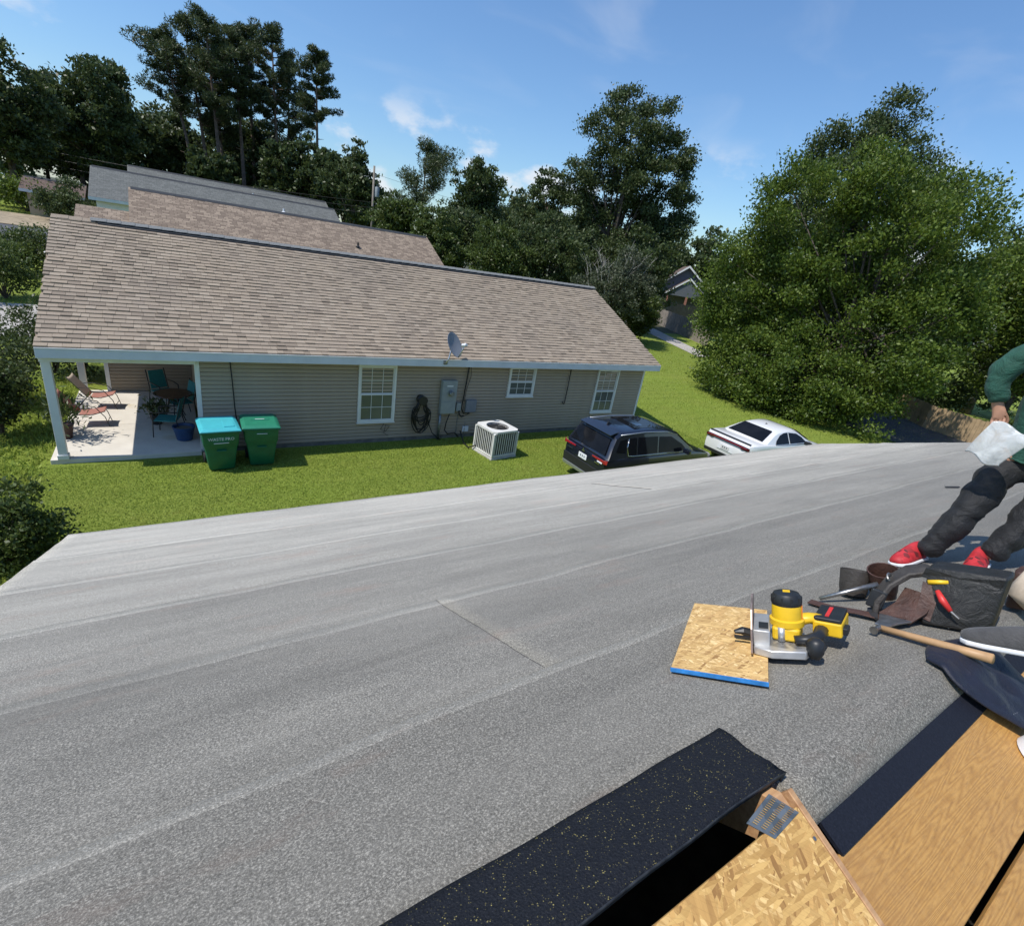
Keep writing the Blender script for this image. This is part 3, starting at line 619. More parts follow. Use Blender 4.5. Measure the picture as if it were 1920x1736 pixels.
def plank_mesh(L, h=0.104, axis='x'):
    mb = MB(); pr = [(0, 0.02, 0.0), (0, -0.026, 0.0), (0, -0.03, 0.006), (0, -0.026, 0.03), (0, -0.02, 0.05), (0, -0.022, .056), (0, -0.008, h-.018), (0, 0.02, h-.018)]
    mb.prism(pr, (L, 0, 0)); return mb.mesh('siding_plank', M['siding'])
pm = plank_mesh(WX1-WX0-.06); pp = plank_mesh(WX0+1.70)
ps = MB().prism([(0.0, 0, 0), (-0.016, 0, 0.002), (-0.013, 0, 0.02), (-0.002, 0, .104), (0.004, 0, .104)], (0, 4.8, 0)).mesh('siding_plank', M['siding'])
pe = MB().prism([(0.0, 0, 0), (0.016, 0, 0.002), (0.013, 0, 0.02), (0.002, 0, .104), (-0.004, 0, .104)], (0, WB-WY-.1, 0)).mesh('siding_plank', M['siding'])
for k in range(23):
    z = 0.12+k*0.1
    if z > EZ-.3: break
    o = link('siding_plank', pm, wall); o.location = (WX0+.03, WY+.028, z)
    o = link('siding_plank', pp, wall); o.location = (-1.70, 18.33, z)
    o = link('siding_plank', ps, wall); o.location = (WX0+.03, WY+.08, z)
    o = link('siding_plank', pe, wall); o.location = (WX1-.03, WY+.06, z)
for (x0, y0, x1, y1) in ((WX0-.03, WY-.012, WX0+.07, WY+.1), (WX1-.075, WY-.012, WX1+.012, WY+.1), (-1.76, 18.29, -1.66, 18.4)):
    mb = MB(); mb.b2((x0, y0, 0.0), (x1, y1, EZ-.21)); mb.build('corner_trim', M['trim'], nb, bevel=0.004)
for (x, y, w) in ((-2.2, 13.36, 0.15), (-2.27, 18.26, 0.15)):
    mb = MB(); mb.b2((x-w/2, y-w/2, 0.1), (x+w/2, y+w/2, EZ-.21)); mb.b2((x-w/2-.02, y-w/2-.02, .1), (x+w/2+.02, y+w/2+.02, .2)); mb.b2((x-w/2-.02, y-w/2-.02, EZ-.3), (x+w/2+.02, y+w/2+.02, EZ-.215)); mb.build('porch_post', M['trim'], nb, bevel=0.006)
mb = MB(); mb.b2((-2.29, 13.28, EZ-.36), (WX0, 13.45, EZ-.2)); mb.b2((-2.3, 13.45, EZ-.36), (-2.16, 18.3, EZ-.2)); mb.b2((-2.3, 18.2, EZ-.36), (-1.7, 18.33, EZ-.2)); mb.build('porch_beam', M['trim'], nb, bevel=0.005)
for (y0, y1) in ((13.28, 15.4), (15.41, 18.45)):
    mb = MB(); mb.b2((-2.42, y0, -.05), (WX0-.02, y1, 0.1)); o = mb.build('patio_slab', M['patio'], nb, bevel=0.008)
def window(x0, x1, z0, z1, label=None, cols=3, rows=2):
    fr = MB(); y = WY-.005; t_ = 0.06
    for (a0, a1, b0, b1) in ((x0, x0+t_, z0, z1), (x1-t_, x1, z0, z1), (x0+t_, x1-t_, z1-t_, z1), (x0+t_, x1-t_, z0, z0+t_)):
        fr.b2((a0, y-.045, b0), (a1, y+.04, b1))
    w = fr.build('window', M['trim'], nb, bevel=0.004)
    if label: w['label'] = label
    mb = MB(); mb.b2((x0-.02, y-.06, z0-.03), (x1+.02, y+.02, z0-.001)); mb.build('sill', M['trim'], w, bevel=0.003)
    zm = (z0+z1)/2
    for k, (za, zb) in enumerate(((z0+t_, zm), (zm, z1-t_))):
        dy = -.012 if k == 0 else 0.012
        sf = MB(); s_ = 0.028; xa, xb = x0+t_+.002, x1-t_-.002
        for (a0, a1, b0, b1) in ((xa, xa+s_, za, zb), (xb-s_, xb, za, zb), (xa+s_, xb-s_, zb-s_, zb), (xa+s_, xb-s_, za, za+s_)): sf.b2((a0, y-.02+dy, b0+.001), (a1, y+.012+dy, b1-.001))
        sf.build('sash', M['trim'], w)
        mt = MB()
        for i in range(1, cols): xx = xa+(xb-xa)*i/cols; mt.b2((xx-.006, y-.01+dy, za+s_), (xx+.006, y+.003+dy, zb-s_))
        for i in range(1, rows): zz = za+(zb-za)*i/rows; mt.b2((xa+s_, y-.009+dy, zz-.006), (xb-s_, y+.002+dy, zz+.006))
        mt.build('glazing_bar', M['trim'], w)
        for i in range(cols):
            for j in range(rows):
                g_ = MB(); u0, u1 = xa+(xb-xa)*i/cols, xa+(xb-xa)*(i+1)/cols; v0, v1 = za+(zb-za)*j/rows, za+(zb-za)*(j+1)/rows
                g_.b2((u0+.002, y+.004+dy, v0+.002), (u1-.002, y+.008+dy, v1-.002)); g_.build('pane', M['glass'], w)
window(4.09, 5.15, 0.63, 2.27); window(8.9, 9.93, 1.32, 2.31); window(12.67, 13.71, 0.66, 2.3)

# houses further up the street
def gable_house(label, x0, x1, yr, zr, half, ze, gzv, rmat, wmat, vents=()):
    o = thing('house', label, 'house', ((x0+x1)/2, yr, gzv)); cx = (x0+x1)/2
    x0 -= cx; x1 -= cx; zr -= gzv; ze -= gzv
    mb = MB(); mb.prism([(x0, -half, ze), (x0, 0, zr), (x0, half, ze), (x0, half, ze-.18), (x0, 0, zr-.18), (x0, -half, ze-.18)], (x1-x0, 0, 0)); r = mb.build('roof', rmat, o)
    mb = MB(); mb.prism([(x0+.1, -.2, zr-.08), (x0+.1, 0, zr+.05), (x0+.1, .2, zr-.08)], (x1-x0-.2, 0, 0)); mb.build('ridge_cap', M['ridge_dark'], r)
    mb = MB(); mb.b2((x0, -half-.03, ze-.22), (x1, -half-.002, ze-.01)); mb.build('fascia', M['fascia'], o)
    mb = MB(); mb.b2((x0+.4, -half+.4, -.5), (x1-.4, half-.4, ze-.1)); mb.prism([(x0+.4, -half+.4, ze-.1), (x0+.4, 0, zr-.3), (x0+.4, half-.4, ze-.1)], (x1-x0-.8, 0, 0)); mb.build('wall', wmat, o)
    sl = (zr-ze)/half
    for (vx, vy, h_, r_, mt) in vents:
        z = zr-sl*abs(vy); mb = MB(); mb.tube([(vx-cx, vy, z-.1), (vx-cx, vy, z+h_)], r_, 8); mb.lathe([(r_*1.1, 0), (r_*2.6, -.06)], (vx-cx, vy, z+.12), 10); mb.build('vent_pipe', mt, r)
    return o
h2 = gable_house('tan shingled house just behind the long beige house', -1.43, 16.2, 38.0, 5.74, 4.65, 3.5, 0.95, M['roof_tan'], M['siding'], [(10.4, -2.7, 0.3, 0.06, M['black_plastic'])])
mb = MB(); mb.prism([(-8.8, -4.6, 2.55), (-8.8, -1.9, 3.6), (-8.8, 0.8, 2.55), (-8.8, 0.8, 2.4), (-8.8, -4.6, 2.4)], (-2.2, 0, 0)); mb.build('porch_roof', M['roof_tan'], h2)
mb = MB(); mb.b2((-10.8, -4.3, 0), (-8.9, 0.5, 2.45)); mb.build('porch_wall', M['siding'], h2)
h3 = gable_house('grey shingled house, third roof up from the dish', -4.4, 14.2, 56.5, 6.9, 4.8, 4.75, 2.1, M['roof_grey'], M['trim'], [(9.2, -2.4, 0.35, 0.07, M['white_plain'])])
h4 = gable_house('grey shingled house furthest up the hill before the pines', -2.5, 16.6, 70.0, 7.85, 4.8, 5.7, 3.0, M['roof_grey'], M['siding'], [(8.5, -2.0, 0.35, 0.07, M['white_plain'])])
gable_house('small brown roofed building at the street beside the grey house', -9.6, -5.4, 63.5, 5.35, 2.6, 4.4, 2.5, M['roof_brown'], M['siding'])
fc = gable_house('small pale cottage half hidden behind the pine trunks', 3.6, 9.0, 101, 10.7, 2.4, 9.9, 4.8, M['roof_grey'], M['white_plain'])
mb = MB()
for x in (-1.6, -0.2, 1.3): mb.b2((x-.35, -2.03, 3.4), (x+.35, -1.98, 4.6))
mb.build('window', M['glass'], fc)
# gabled house beyond the fences on the right
fh = thing('house', 'dark gabled house with porch beyond the wooden fences', 'house', (68.5, 57.5, 0), math.radians(-45))
mb = MB(); mb.b2((-4.2, 0, 0), (4.2, 12, 4.4)); mb.prism([(-4.2, 0, 4.4), (0, 0, 7.7), (4.2, 0, 4.4)], (0, 12, 0)); mb.build('wall', M['grey_siding'], fh)
mb = MB(); mb.prism([(-4.7, -.5, 4.0), (0, -.5, 7.75), (4.7, -.5, 4.0), (4.7, -.5, 4.25), (0, -.5, 8.05), (-4.7, -.5, 4.25)], (0, 13, 0)); r = mb.build('roof', M['roof_brown'], fh)
mb = MB(); mb.prism([(-4.7, -.6, 4.0), (0, -.6, 7.75), (4.7, -.6, 4.0), (4.7, -.6, 4.25), (0, -.6, 8.05), (-4.7, -.6, 4.25)], (0, .09, 0)); mb.prism([(-2.9, -3.1, 3.5), (.4, -3.1, 6.0), (3.7, -3.1, 3.5), (3.7, -3.1, 3.7), (.4, -3.1, 6.25), (-2.9, -3.1, 3.7)], (0, .09, 0)); mb.build('rake_board', M['trim'], fh)
mb = MB(); mb.prism([(-2.9, -3.0, 3.5), (.4, -3.0, 6.0), (3.7, -3.0, 3.5), (3.7, -3.0, 3.7), (.4, -3.0, 6.25), (-2.9, -3.0, 3.7)], (0, 3.5, 0)); mb.build('porch_roof', M['roof_brown'], fh)
mb = MB(); mb.prism([(-2.5, -2.9, 3.5), (.4, -2.9, 5.8), (3.3, -2.9, 3.5)], (0, .15, 0)); mb.build('porch_gable', M['grey_siding'], fh)
for x in (-2.4, 0.5, 3.2):
    mb = MB(); mb.b2((x-.16, -2.95, 0), (x+.16, -2.6, 3.5)); mb.build('porch_post', M['brick_red'], fh)
# ------------------------------------------------------------------ vegetation
def unit(v): return v/np.maximum(np.linalg.norm(v, axis=1, keepdims=True), 1e-9)
def leaf_mesh(name, P, out, size, mats, aspect=0.55, up=0.35, rnd=0.9):
    n = len(P); a = unit(out*0.6 + RNG.normal(0, rnd, (n, 3)) + np.array([0, 0, up])); r = unit(np.cross(a, RNG.normal(0, 1, (n, 3))))
    s = (size*RNG.uniform(0.6, 1.35, n))[:, None]
    V = np.empty((n, 4, 3)); V[:, 0] = P-a*s*0.5; V[:, 1] = P+r*s*aspect*0.5; V[:, 2] = P+a*s*0.5+np.cross(a, r)*s*0.12; V[:, 3] = P-r*s*aspect*0.5
    return np_mesh(name, V.reshape(-1, 3), np.arange(4*n).reshape(-1, 4), mats)
def crown_points(R, H, n, lobes, clumps, spread, base=0.0, squash=1.0, shell=0.75, fixed=None):
    """points of a lobed crown, radius R, between base and H"""
    cz = (base+H)/2; hz = (H-base)/2; C = []; Rr = []
    for i in range(lobes):
        v = RNG.normal(0, 1, 3); v /= np.linalg.norm(v); q = RNG.uniform(0.35, 0.72)
        C.append(np.array([v[0]*R*q, v[1]*R*q, cz+v[2]*hz*q])); Rr.append(RNG.uniform(0.3, 0.5)*min(R, hz*1.2))
    C.append(np.array([0, 0, cz])); Rr.append(min(R, hz)*0.62)
    if fixed:
        C = [np.array(f[0]) for f in fixed]; Rr = [f[1] for f in fixed]
    pw = np.array(Rr)**2; k = RNG.choice(len(C), clumps, p=pw/pw.sum()); d = unit(RNG.normal(0, 1, (clumps, 3)))
    rr = np.array(Rr)[k]*(shell+(1-shell)*RNG.uniform(0, 1, clumps)**0.5)*RNG.uniform(0.75, 1.12, clumps)
    CC = np.array(C)[k]+d*rr[:, None]*np.array([1, 1, squash])
    CC = CC[(CC[:, 2] > base-0.1*H)]
    j = RNG.integers(0, len(CC), n); off = RNG.normal(0, 1, (n, 3))*np.array([spread, spread, spread*0.62])
    P = CC[j]+off; out = unit(P-np.array([0, 0, cz-hz*0.3])); return P, out, np.array(C)
def tree(kind, x, y, H, R, base, size, n, leafm, label, group, bark='bark', lobes=13, clumps=260, spread=None, trunks=1, name='tree', trunk_r=None, z0=None, squash=1.0, fixed=None, seed=None):
    global RNG
    RNG = np.random.default_rng(sum((i+1)*ord(ch) for i, ch in enumerate(label)) if seed is None else seed)
    z0 = gz(x, y) if z0 is None else z0
    o = thing(name, label, 'tree', (x, y, z0), 0, group)
    P, out, C = crown_points(R, H, n, lobes, clumps, spread or R*0.075, base, squash, 0.75, fixed)
    link('crown', leaf_mesh('crown', P, out, size, M[leafm]), o)
    tr = trunk_r or max(0.12, H*0.02)
    for t_ in range(trunks):
        mb = MB(); ox, oy = (0, 0) if trunks == 1 else (RNG.uniform(-.5, .5)*R*.35, RNG.uniform(-.5, .5)*R*.35)
        top = Vector((RNG.uniform(-.1, .1)*R, RNG.uniform(-.1, .1)*R, H*0.72)); b = Vector((ox, oy, -.2))
        mb.tube([b, b.lerp(top, .25), b.lerp(top, .6), top], [tr*1.25, tr, tr*.65, tr*.25], 8)
        for c in C[t_:lobes if not fixed else None:max(1, trunks)]:
            f = RNG.uniform(0.25, 0.6); s = b.lerp(top, f); e = Vector(c)
            mid = s.lerp(e, .5)+Vector((0, 0, RNG.uniform(-.05, .1)*R)); mb.tube([s, mid, e], [tr*.45, tr*.28, tr*.08], 6)
        mb.build('trunk', M[bark], o, smooth=True)
    return o
def pine(x, y, H, R, base, size, n, label, group, lean=(0, 0)):
    global RNG
    RNG = np.random.default_rng(sum((i+1)*ord(ch) for i, ch in enumerate(label)))
    z0 = gz(x, y); o = thing('pine_tree', label, 'tree', (x, y, z0), 0, group)
    lx, ly = lean
    def axis(z): return np.array([lx*(z/H)**1.5, ly*(z/H)**1.5, z])
    C = []; mb = MB(); tr = H*0.0105+0.05
    mb.tube([axis(max(0, z)) if z > 0 else np.array([0, 0, z]) for z in np.linspace(-.3, H*0.97, 25)], [tr*(1.1-0.9*i/24) for i in range(25)], 8)
    nb_ = 34
    for i in range(nb_):
        f = (i+RNG.uniform(0, 1))/nb_; z = base+(H-base)*f; L = R*(0.55+0.75*math.sin(PI*min(1, 0.22+f*0.72)))*RNG.uniform(0.5, 1.1)*(1 if f < .85 else .6); an = RNG.uniform(0, 2*PI)
        s = axis(z); e = s+np.array([math.cos(an)*L, math.sin(an)*L, L*RNG.uniform(0.15, 0.6)])
        mb.tube([s, s*.5+e*.5+np.array([0, 0, -.08*L]), e], [tr*.28, tr*.18, tr*.06], 5)
        for w in (1.0, 0.72, 0.45): C.append((s*(1-w)+e*w, 0.42+0.35*w))
    for i in range(5):    # dead stubs
        z = H*RNG.uniform(.35, .6); an = RNG.uniform(0, 6.3); s = axis(z); mb.tube([s, s+np.array([math.cos(an), math.sin(an), .2])*R*.4], [tr*.2, tr*.05], 4)
    mb.build('trunk', M['pine_bark'], o, smooth=True)
    CC = np.array([c for c, _ in C]); SP = np.array([q for _, q in C])*R*0.36
    j = RNG.integers(0, len(CC), n); off = unit(RNG.normal(0, 1, (n, 3)))*(RNG.uniform(.3, 1, n)**.5*SP[j])[:, None]*np.array([1.15, 1.15, .75])
    link('crown', leaf_mesh('crown', CC[j]+off, unit(off), size, M['needle'], aspect=0.2, up=0.25, rnd=0.5), o); return o
def shrub(x, y, H, R, size, n, leafm, label, group=None, name='shrub', z0=None, lobes=9, stretch=(1, 1)):
    z0 = gz(x, y) if z0 is None else z0
    o = thing(name, label, 'shrub', (x, y, z0), 0, group)
    P, out, C = crown_points(R, H, n, lobes, 120, R*0.12, 0.02, 1.0, 0.6); P = P*np.array([stretch[0], stretch[1], 1]); P = P[P[:, 2] > 0.0]; out = out[:len(P)]
    link('foliage', leaf_mesh('foliage', P, out, size, M[leafm]), o)
    mb = MB()
    for c in C: mb.tube([(0, 0, -.05), (c[0]*.4*stretch[0], c[1]*.4*stretch[1], c[2]*.6), (c[0]*stretch[0], c[1]*stretch[1], c[2])], [.03, .02, .008], 5)
    mb.build('stems', M['bark'], o); return o

def lobes_at(cx, cy, L, dep, seed):
    r_ = np.random.default_rng(seed); v = np.array([cx, cy])/math.hypot(cx, cy); rgt = np.array([v[1], -v[0]])
    out = []
    for (s_, z, rad) in L:
        d_ = r_.uniform(-dep, dep)*(1 if abs(s_) < 4.5 else .5); q = rgt*s_+v*d_; out.append(((q[0], q[1], z), rad))
    return out
GL, GP, GM = 'dark trees on the rise at the left', 'tall pines on the rise', 'trees behind the houses'
tree('broad', -11.0, 69.3, 13.2, 5.2, 0.5, 0.36, 24000, 'leaf_dark', 'dark broad tree at the far left edge of the picture', GL)
tree('broad', -6.0, 80, 16.6, 5.6, 1.5, 0.4, 26000, 'leaf_dark', 'tall dark tree left of the pines with a rounded top', GL)
tree('broad', -17, 84, 13.0, 5.5, 0.5, 0.5, 12000, 'leaf_dark', 'dark tree behind the leftmost tree', GL)
pines = [(1.4, 92.0, 24.1, 17.0, 3.1, 'pine leaning left at the left end of the pine row', (-3.2, 0)), (4.3, 94.9, 26.9, 16.5, 3.4, 'tallest pine pair, left one, with a full rounded crown', (-2, 0)),
  (6.4, 89.8, 27.0, 17.0, 2.9, 'tallest pine pair, right one, with straight twin looking trunk', (-1, 0)), (9.9, 92.5, 27.0, 18.5, 2.3, 'slim pine right of the tallest pair', (-.6, 0)),
  (12.4, 99.2, 29.2, 20.5, 2.7, 'pine standing behind the slim pine in the row', (-.3, 0)), (14.6, 92.9, 28.8, 18.0, 2.6, 'straight pine with dense crown near the right of the row', (-.5, 0)),
  (17.3, 96.5, 26.8, 15.5, 2.5, 'shorter pine just behind the dense crowned pine', (0, 0)), (18.9, 86.0, 26.2, 18.5, 2.2, 'rightmost pine of the row with drooping right branch', (-.4, 0)),
  (7.6, 97, 24.0, 15.0, 2.6, 'pine trunk in the middle of the row behind the cottage line', (-.8, 0))]
for (x, y, top, bot, R, lab, ln) in pines:
    z0 = gz(x, y); pine(x-ln[0], y, top-z0, R, bot-z0-1.5, 0.5, 12000, lab, GP, ln)
for (x, y, top, R, lab) in ((-1.7, 100, 19.0, 5.0, 'dark undergrowth tree below the leaning pine'), (3.1, 107, 21, 5.0, 'dark undergrowth tree behind the tallest pines'), (9.1, 104, 19.0, 5.6, 'dark undergrowth tree behind the cottage'),
                       (15.0, 84, 17.5, 4.2, 'dark undergrowth tree right of the cottage'), (19.5, 80, 17.0, 3.6, 'dark undergrowth tree at the right end of the pines'), (-8.5, 96, 16, 5.5, 'dark undergrowth tree behind the rounded dark tree'), (14, 101, 20, 5, 'dark tree filling the gap between the right pines'), (-13, 104, 15, 6, 'dark tree on the hill top at the far left'), (-24, 92, 14, 6.5, 'dark tree beyond the far left edge'), (22.5, 84, 16, 4.0, 'dark tree between the pines and the utility pole'), (6, 84, 12.5, 3.0, 'low dark tree under the tallest pines')):
    z0 = gz(x, y); tree('broad', x, y, top-z0, R*1.1, 0.3, 0.54, 12500, 'leaf_dark', lab, GL, lobes=11)
tree('broad', 18.8, 65.4, 12.9, 3.4, 2.5, 0.36, 12000, 'leaf_olive', 'olive tree directly behind the utility pole', GM)
tree('broad', 22.5, 69.0, 9.5, 3.6, 0.8, 0.36, 9000, 'leaf_dark', 'dark low tree right of the utility pole', GM)
pine(28.6, 69.4, 16.4-gz(28, 69), 3.4, 7.0, 0.42, 11000, 'lone pine against the white cloud', GP)
tree('broad', 19.3, 52.7, 8.2, 3.0, 0.4, 0.3, 12000, 'leaf_mid', 'green tree low behind the ridge, next to the pole', GM)
tree('tall', 30.1, 56.5, 15.4, 4.0, 1.5, 0.34, 20000, 'leaf_dark', 'dense dark tree with pointed top right of the cloud', GM, squash=1.3)
tree('broad', 20.8, 45.7, 7.6, 3.3, 0.2, 0.26, 14000, 'leaf_mid', 'fresh green tree above the end of the second tan roof', GM)
tree('broad', 24.6, 48.5, 8.0, 3.4, 0.2, 0.28, 13000, 'leaf_olive', 'olive tree between the fresh green trees', GM)
tree('broad', 23.6, 39.9, 8.3, 3.6, 0.1, 0.24, 18000, 'leaf_mid', 'bushy green tree over the middle of the long ridge', GM)
tree('broad', 34.4, 49.2, 14.5, 3.8, 1.5, 0.32, 16000, 'leaf_olive', 'olive tree left of the big central tree', GM)
tree('broad', 28.2, 39.2, 9.5, 3.6, 0.1, 0.25, 17000, 'leaf_olive', 'dark green tree at the foot of the big central tree', GM)
# the big central tree: broad irregular crown on several leaders
NB = [(-5, 10.5, 1.8), (-4.6, 13.5, 1.7), (-3.6, 17, 1.5), (-2.3, 19.4, 1.3), (-.6, 20.2, 1.2), (1.4, 20, 1.2), (2.8, 17.3, 1.5), (4.4, 14.5, 1.5), (5.6, 12.2, 1.2), (5.8, 9.5, 1.2), (0, 16.6, 2.0), (-2, 13, 2.2), (2, 13.4, 2.1), (-3, 9.5, 2.3), (0, 9.8, 2.4), (3, 9.5, 2.3), (-2, 6, 2.3), (1.5, 6, 2.3), (4, 6, 2), (-1.5, 20.9, .6), (.5, 21.2, .6), (2.2, 20.4, .6), (4.9, 16.2, .7), (6.5, 10.8, .7), (-5.8, 12, .8)]
tree('tall', 39.0, 43.0, 21.5, 6.2, 1.0, 0.26, 92000, 'leaf_olive', 'tallest tree in the centre with a broad irregular crown', GM, clumps=420, spread=0.42, squash=1.25, trunks=2, trunk_r=0.3, fixed=lobes_at(39.0, 43.0, NB, 2.0, 6), lobes=25)
tree('broad', 38.6, 38.0, 11.0, 4.0, 0.2, 0.27, 17000, 'leaf_dark', 'dark dense tree in front of the big central tree', GM)
tree('broad', 43.5, 44.0, 12.5, 3.6, 0.2, 0.3, 13000, 'leaf_dark', 'dark tree hanging over the gabled house', GM)
# pale half bare bush
o = tree('broad', 29.9, 32.2, 7.4, 3.4, 0.1, 0.17, 30000, 'leaf_grey', 'pale bushy tree with bare grey twigs near the roof end', GM)
mb = MB()
for i in range(45):
    a_ = RNG.uniform(0, 2*PI); q = RNG.uniform(.5, 1.0); h = RNG.uniform(5.0, 8.0); s = Vector((math.cos(a_)*q*2.2, math.sin(a_)*q*2.2, h-2.0)); e = s+Vector((math.cos(a_)*.7, math.sin(a_)*.7, RNG.uniform(.8, 1.9)))
    mb.tube([s, s.lerp(e, .5)+Vector((.08, 0, .1)), e], [.03, .02, .006], 4)
    for _ in range(2): m_ = s.lerp(e, RNG.uniform(.3, .8)); mb.tube([m_, m_+Vector((RNG.uniform(-.5, .5), RNG.uniform(-.5, .5), RNG.uniform(.2, .6)))], [.014, .004], 3)
mb.build('bare_twigs', M['dead_twig'], o)
tree('broad', 34.6, 33.2, 5.0, 2.6, 0.05, 0.2, 14000, 'leaf_mid', 'low green bushy tree beside the grey fence', GM)
for i, (x, y, h, r) in enumerate(((93, 75, 17, 8), (104, 70, 18, 8), (80, 78, 16, 8), (112, 58, 17, 8), (70, 85, 18, 9), (120, 40, 17, 9), (60, 95, 17, 9), (52, 82, 17, 7))):
    tree('broad', x, y, h, r, .5, .75, 9000, 'leaf_olive', ['hazy tree far behind the gabled house', 'distant tree right of the gabled house', 'distant tree behind the tallest tree', 'distant tree behind the near tree crown', 'distant tree behind the middle trees', 'distant tree at the far right', 'distant tree between the centre trees', 'tree filling the gap left of the gabled house'][i], 'distant trees', lobes=10)
# near trees at the right
GN = 'big trees beside the parked cars'
N1 = [(-5.6, 3, 1.7), (-5.9, 5.6, 1.5), (-5.2, 8.0, 1.5), (-4.2, 10.2, 1.4), (-2.5, 10.7, 1.4), (-.8, 10.9, 1.4), (.9, 10.6, 1.5), (2.4, 9.9, 1.5), (3.7, 8.4, 1.6), (-3.2, 6.5, 2.1), (-3.4, 3.8, 1.9), (-1, 8.2, 2.1), (-1, 5.2, 2.3), (1.2, 7.5, 2.1), (1, 4.8, 2.1), (3.2, 5.9, 1.9), (-1.3, 2.6, 1.6), (1.2, 2.3, 1.5), (3.0, 3.7, 1.5), (-4.5, 1.9, 1.2), (-2.8, 1.6, 1.2), (0.4, 1.2, 1.0), (-6.6, 4.2, .9), (-6.3, 7.0, .8), (4.6, 6.8, 1.0), (-5.5, 9.6, .7), (-1.7, 12.0, .7), (1.8, 11.6, .7), (-5.4, 1.3, .9), (-4.0, .9, 1.0), (-2.4, .6, 1.0), (-.6, .8, 1.2), (.9, .7, 1.2), (2.3, 1.6, 1.2), (-3.4, 2.7, 1.3), (.1, 2.4, 1.3)]
tree('near', 28.6, 13.2, 12.6, 6.3, -0.4, 0.16, 172000, 'leaf_near', 'wide sunlit green tree behind the white sedan', GN, clumps=700, spread=0.36, trunks=3, trunk_r=0.15, fixed=lobes_at(28.6, 13.2, N1, 2.4, 4)+[((-.908*2.3+.419*q, -.419*2.3-.908*q, zz), 1.15) for q, zz in ((-4.2, 1.5), (-2.9, 1.0), (-1.6, 1.3), (-.3, .9), (.9, 1.2), (2.1, 1.0), (-2.2, 2.6), (.2, 2.5))], lobes=28)
tree('near', 32.5, 20.5, 9.0, 3.6, 0.0, 0.17, 40000, 'leaf_near', 'shorter tree hidden behind the left flank of the wide tree', GN, lobes=16, clumps=230, spread=0.4, trunk_r=0.13)
tree('near', 39.2, 7.6, 12.6, 5.6, 0.4, 0.2, 60000, 'leaf_near', 'green tree behind the worker at the right edge', GN, lobes=16, clumps=360, spread=0.45, trunks=2, trunk_r=0.15)
N2 = [(-3.7, 12.3, 1.3), (-2.9, 14.2, 1.0), (-1.5, 15.2, 1.0), (-.1, 16.4, .9), (.8, 15.2, 1.0), (2.2, 13.3, 1.2), (3.6, 11.9, 1.2), (0, 13.5, 1.8), (-1.5, 11, 2.2), (1.5, 11, 2.2), (0, 8, 2.6), (-3, 9, 1.9), (3, 9, 1.9), (-4.6, 10.4, 1.0), (-.9, 16.0, .6), (4.4, 10.4, .9)]
tree('tall', 35.6, 18.1, 17.4, 4.4, 4.0, 0.18, 75000, 'leaf_olive', 'taller darker tree rising behind the wide sunlit tree', GN, clumps=330, spread=0.36, squash=1.3, fixed=lobes_at(35.6, 18.1, N2, 1.6, 9), lobes=16)
tree('broad', 47.5, 12.0, 14.0, 5.5, 0.2, 0.3, 20000, 'leaf_dark', 'dark tree at the far right behind the near trees', GN)
tree('broad', 48.0, 22.0, 12.0, 5.5, 0.1, 0.3, 18000, 'leaf_dark', 'dark tree in the shade behind the wide tree', GN)
tree('broad', 40.0, 22.5, 11.0, 4.2, 0.2, 0.3, 14000, 'leaf_dark', 'dark tree between the cedar fence and the wide tree', GN)
shrub(36.6, 6.6, 2.2, 1.6, 0.13, 7000, 'leaf_mid', 'green shrub at the cedar fence beside the worker')
shrub(42.0, 12.5, 3.0, 2.4, 0.16, 8000, 'leaf_dark', 'dark shrub behind the cedar fence')
# hedges and shrubs at the left
GH = 'dense shrubs beside the patio'
for i, (x, y, h, r) in enumerate(((-3.5, 15.2, 2.2, 0.95), (-3.9, 17.6, 2.8, 1.3), (-3.2, 20.6, 2.6, 1.3), (-1.7, 22.6, 2.6, 1.2), (-5.3, 14.4, 2.3, 1.2), (-5.6, 18.6, 3.0, 1.6))):
    shrub(x, y, h, r, 0.09, 6500, 'leaf_dark', ['dark shrub touching the front patio post', 'tall dark shrub left of the patio', 'dark shrub behind the patio opening', 'dark shrub behind the back patio wall', 'dark shrub at the left picture edge by the lawn', 'tallest dark shrub at the left picture edge'][i], GH, lobes=10)
shrub(-2.5, 20.0, 2.5, 1.2, 0.09, 6000, 'leaf_dark', 'dark shrub filling the gap between the back patio posts', GH)
shrub(-5.9, 30.5, 2.2, 1.7, 0.12, 6500, 'leaf_mid', 'bright green shrub below the street at the left edge')
shrub(-6.4, 36.0, 2.4, 2.0, 0.14, 6000, 'leaf_mid', 'green hedge shrub just below the pale kerb')
shrub(-6.3, 58.3, 3.2, 2.3, 0.22, 7000, 'leaf_olive', 'brownish bush beyond the street beside the grey roof')
shrub(-9.8, 64, 2.8, 3.6, 0.25, 7000, 'leaf_near', 'sunlit green hedge bank beyond the street', stretch=(1.5, 1))
shrub(-2.35, 9.3, 1.35, 0.8, 0.07, 8000, 'leaf_mid', 'leafy shrub just below the near roof corner', lobes=8)
shrub(-2.9, 7.4, 1.6, 0.95, 0.07, 8000, 'leaf_mid', 'dark leafy shrub under the left edge of the grey roof', lobes=8)
shrub(-3.4, 11.2, 0.9, 0.8, 0.07, 5000, 'leaf_mid', 'low shrub at the left edge of the lawn', lobes=7)
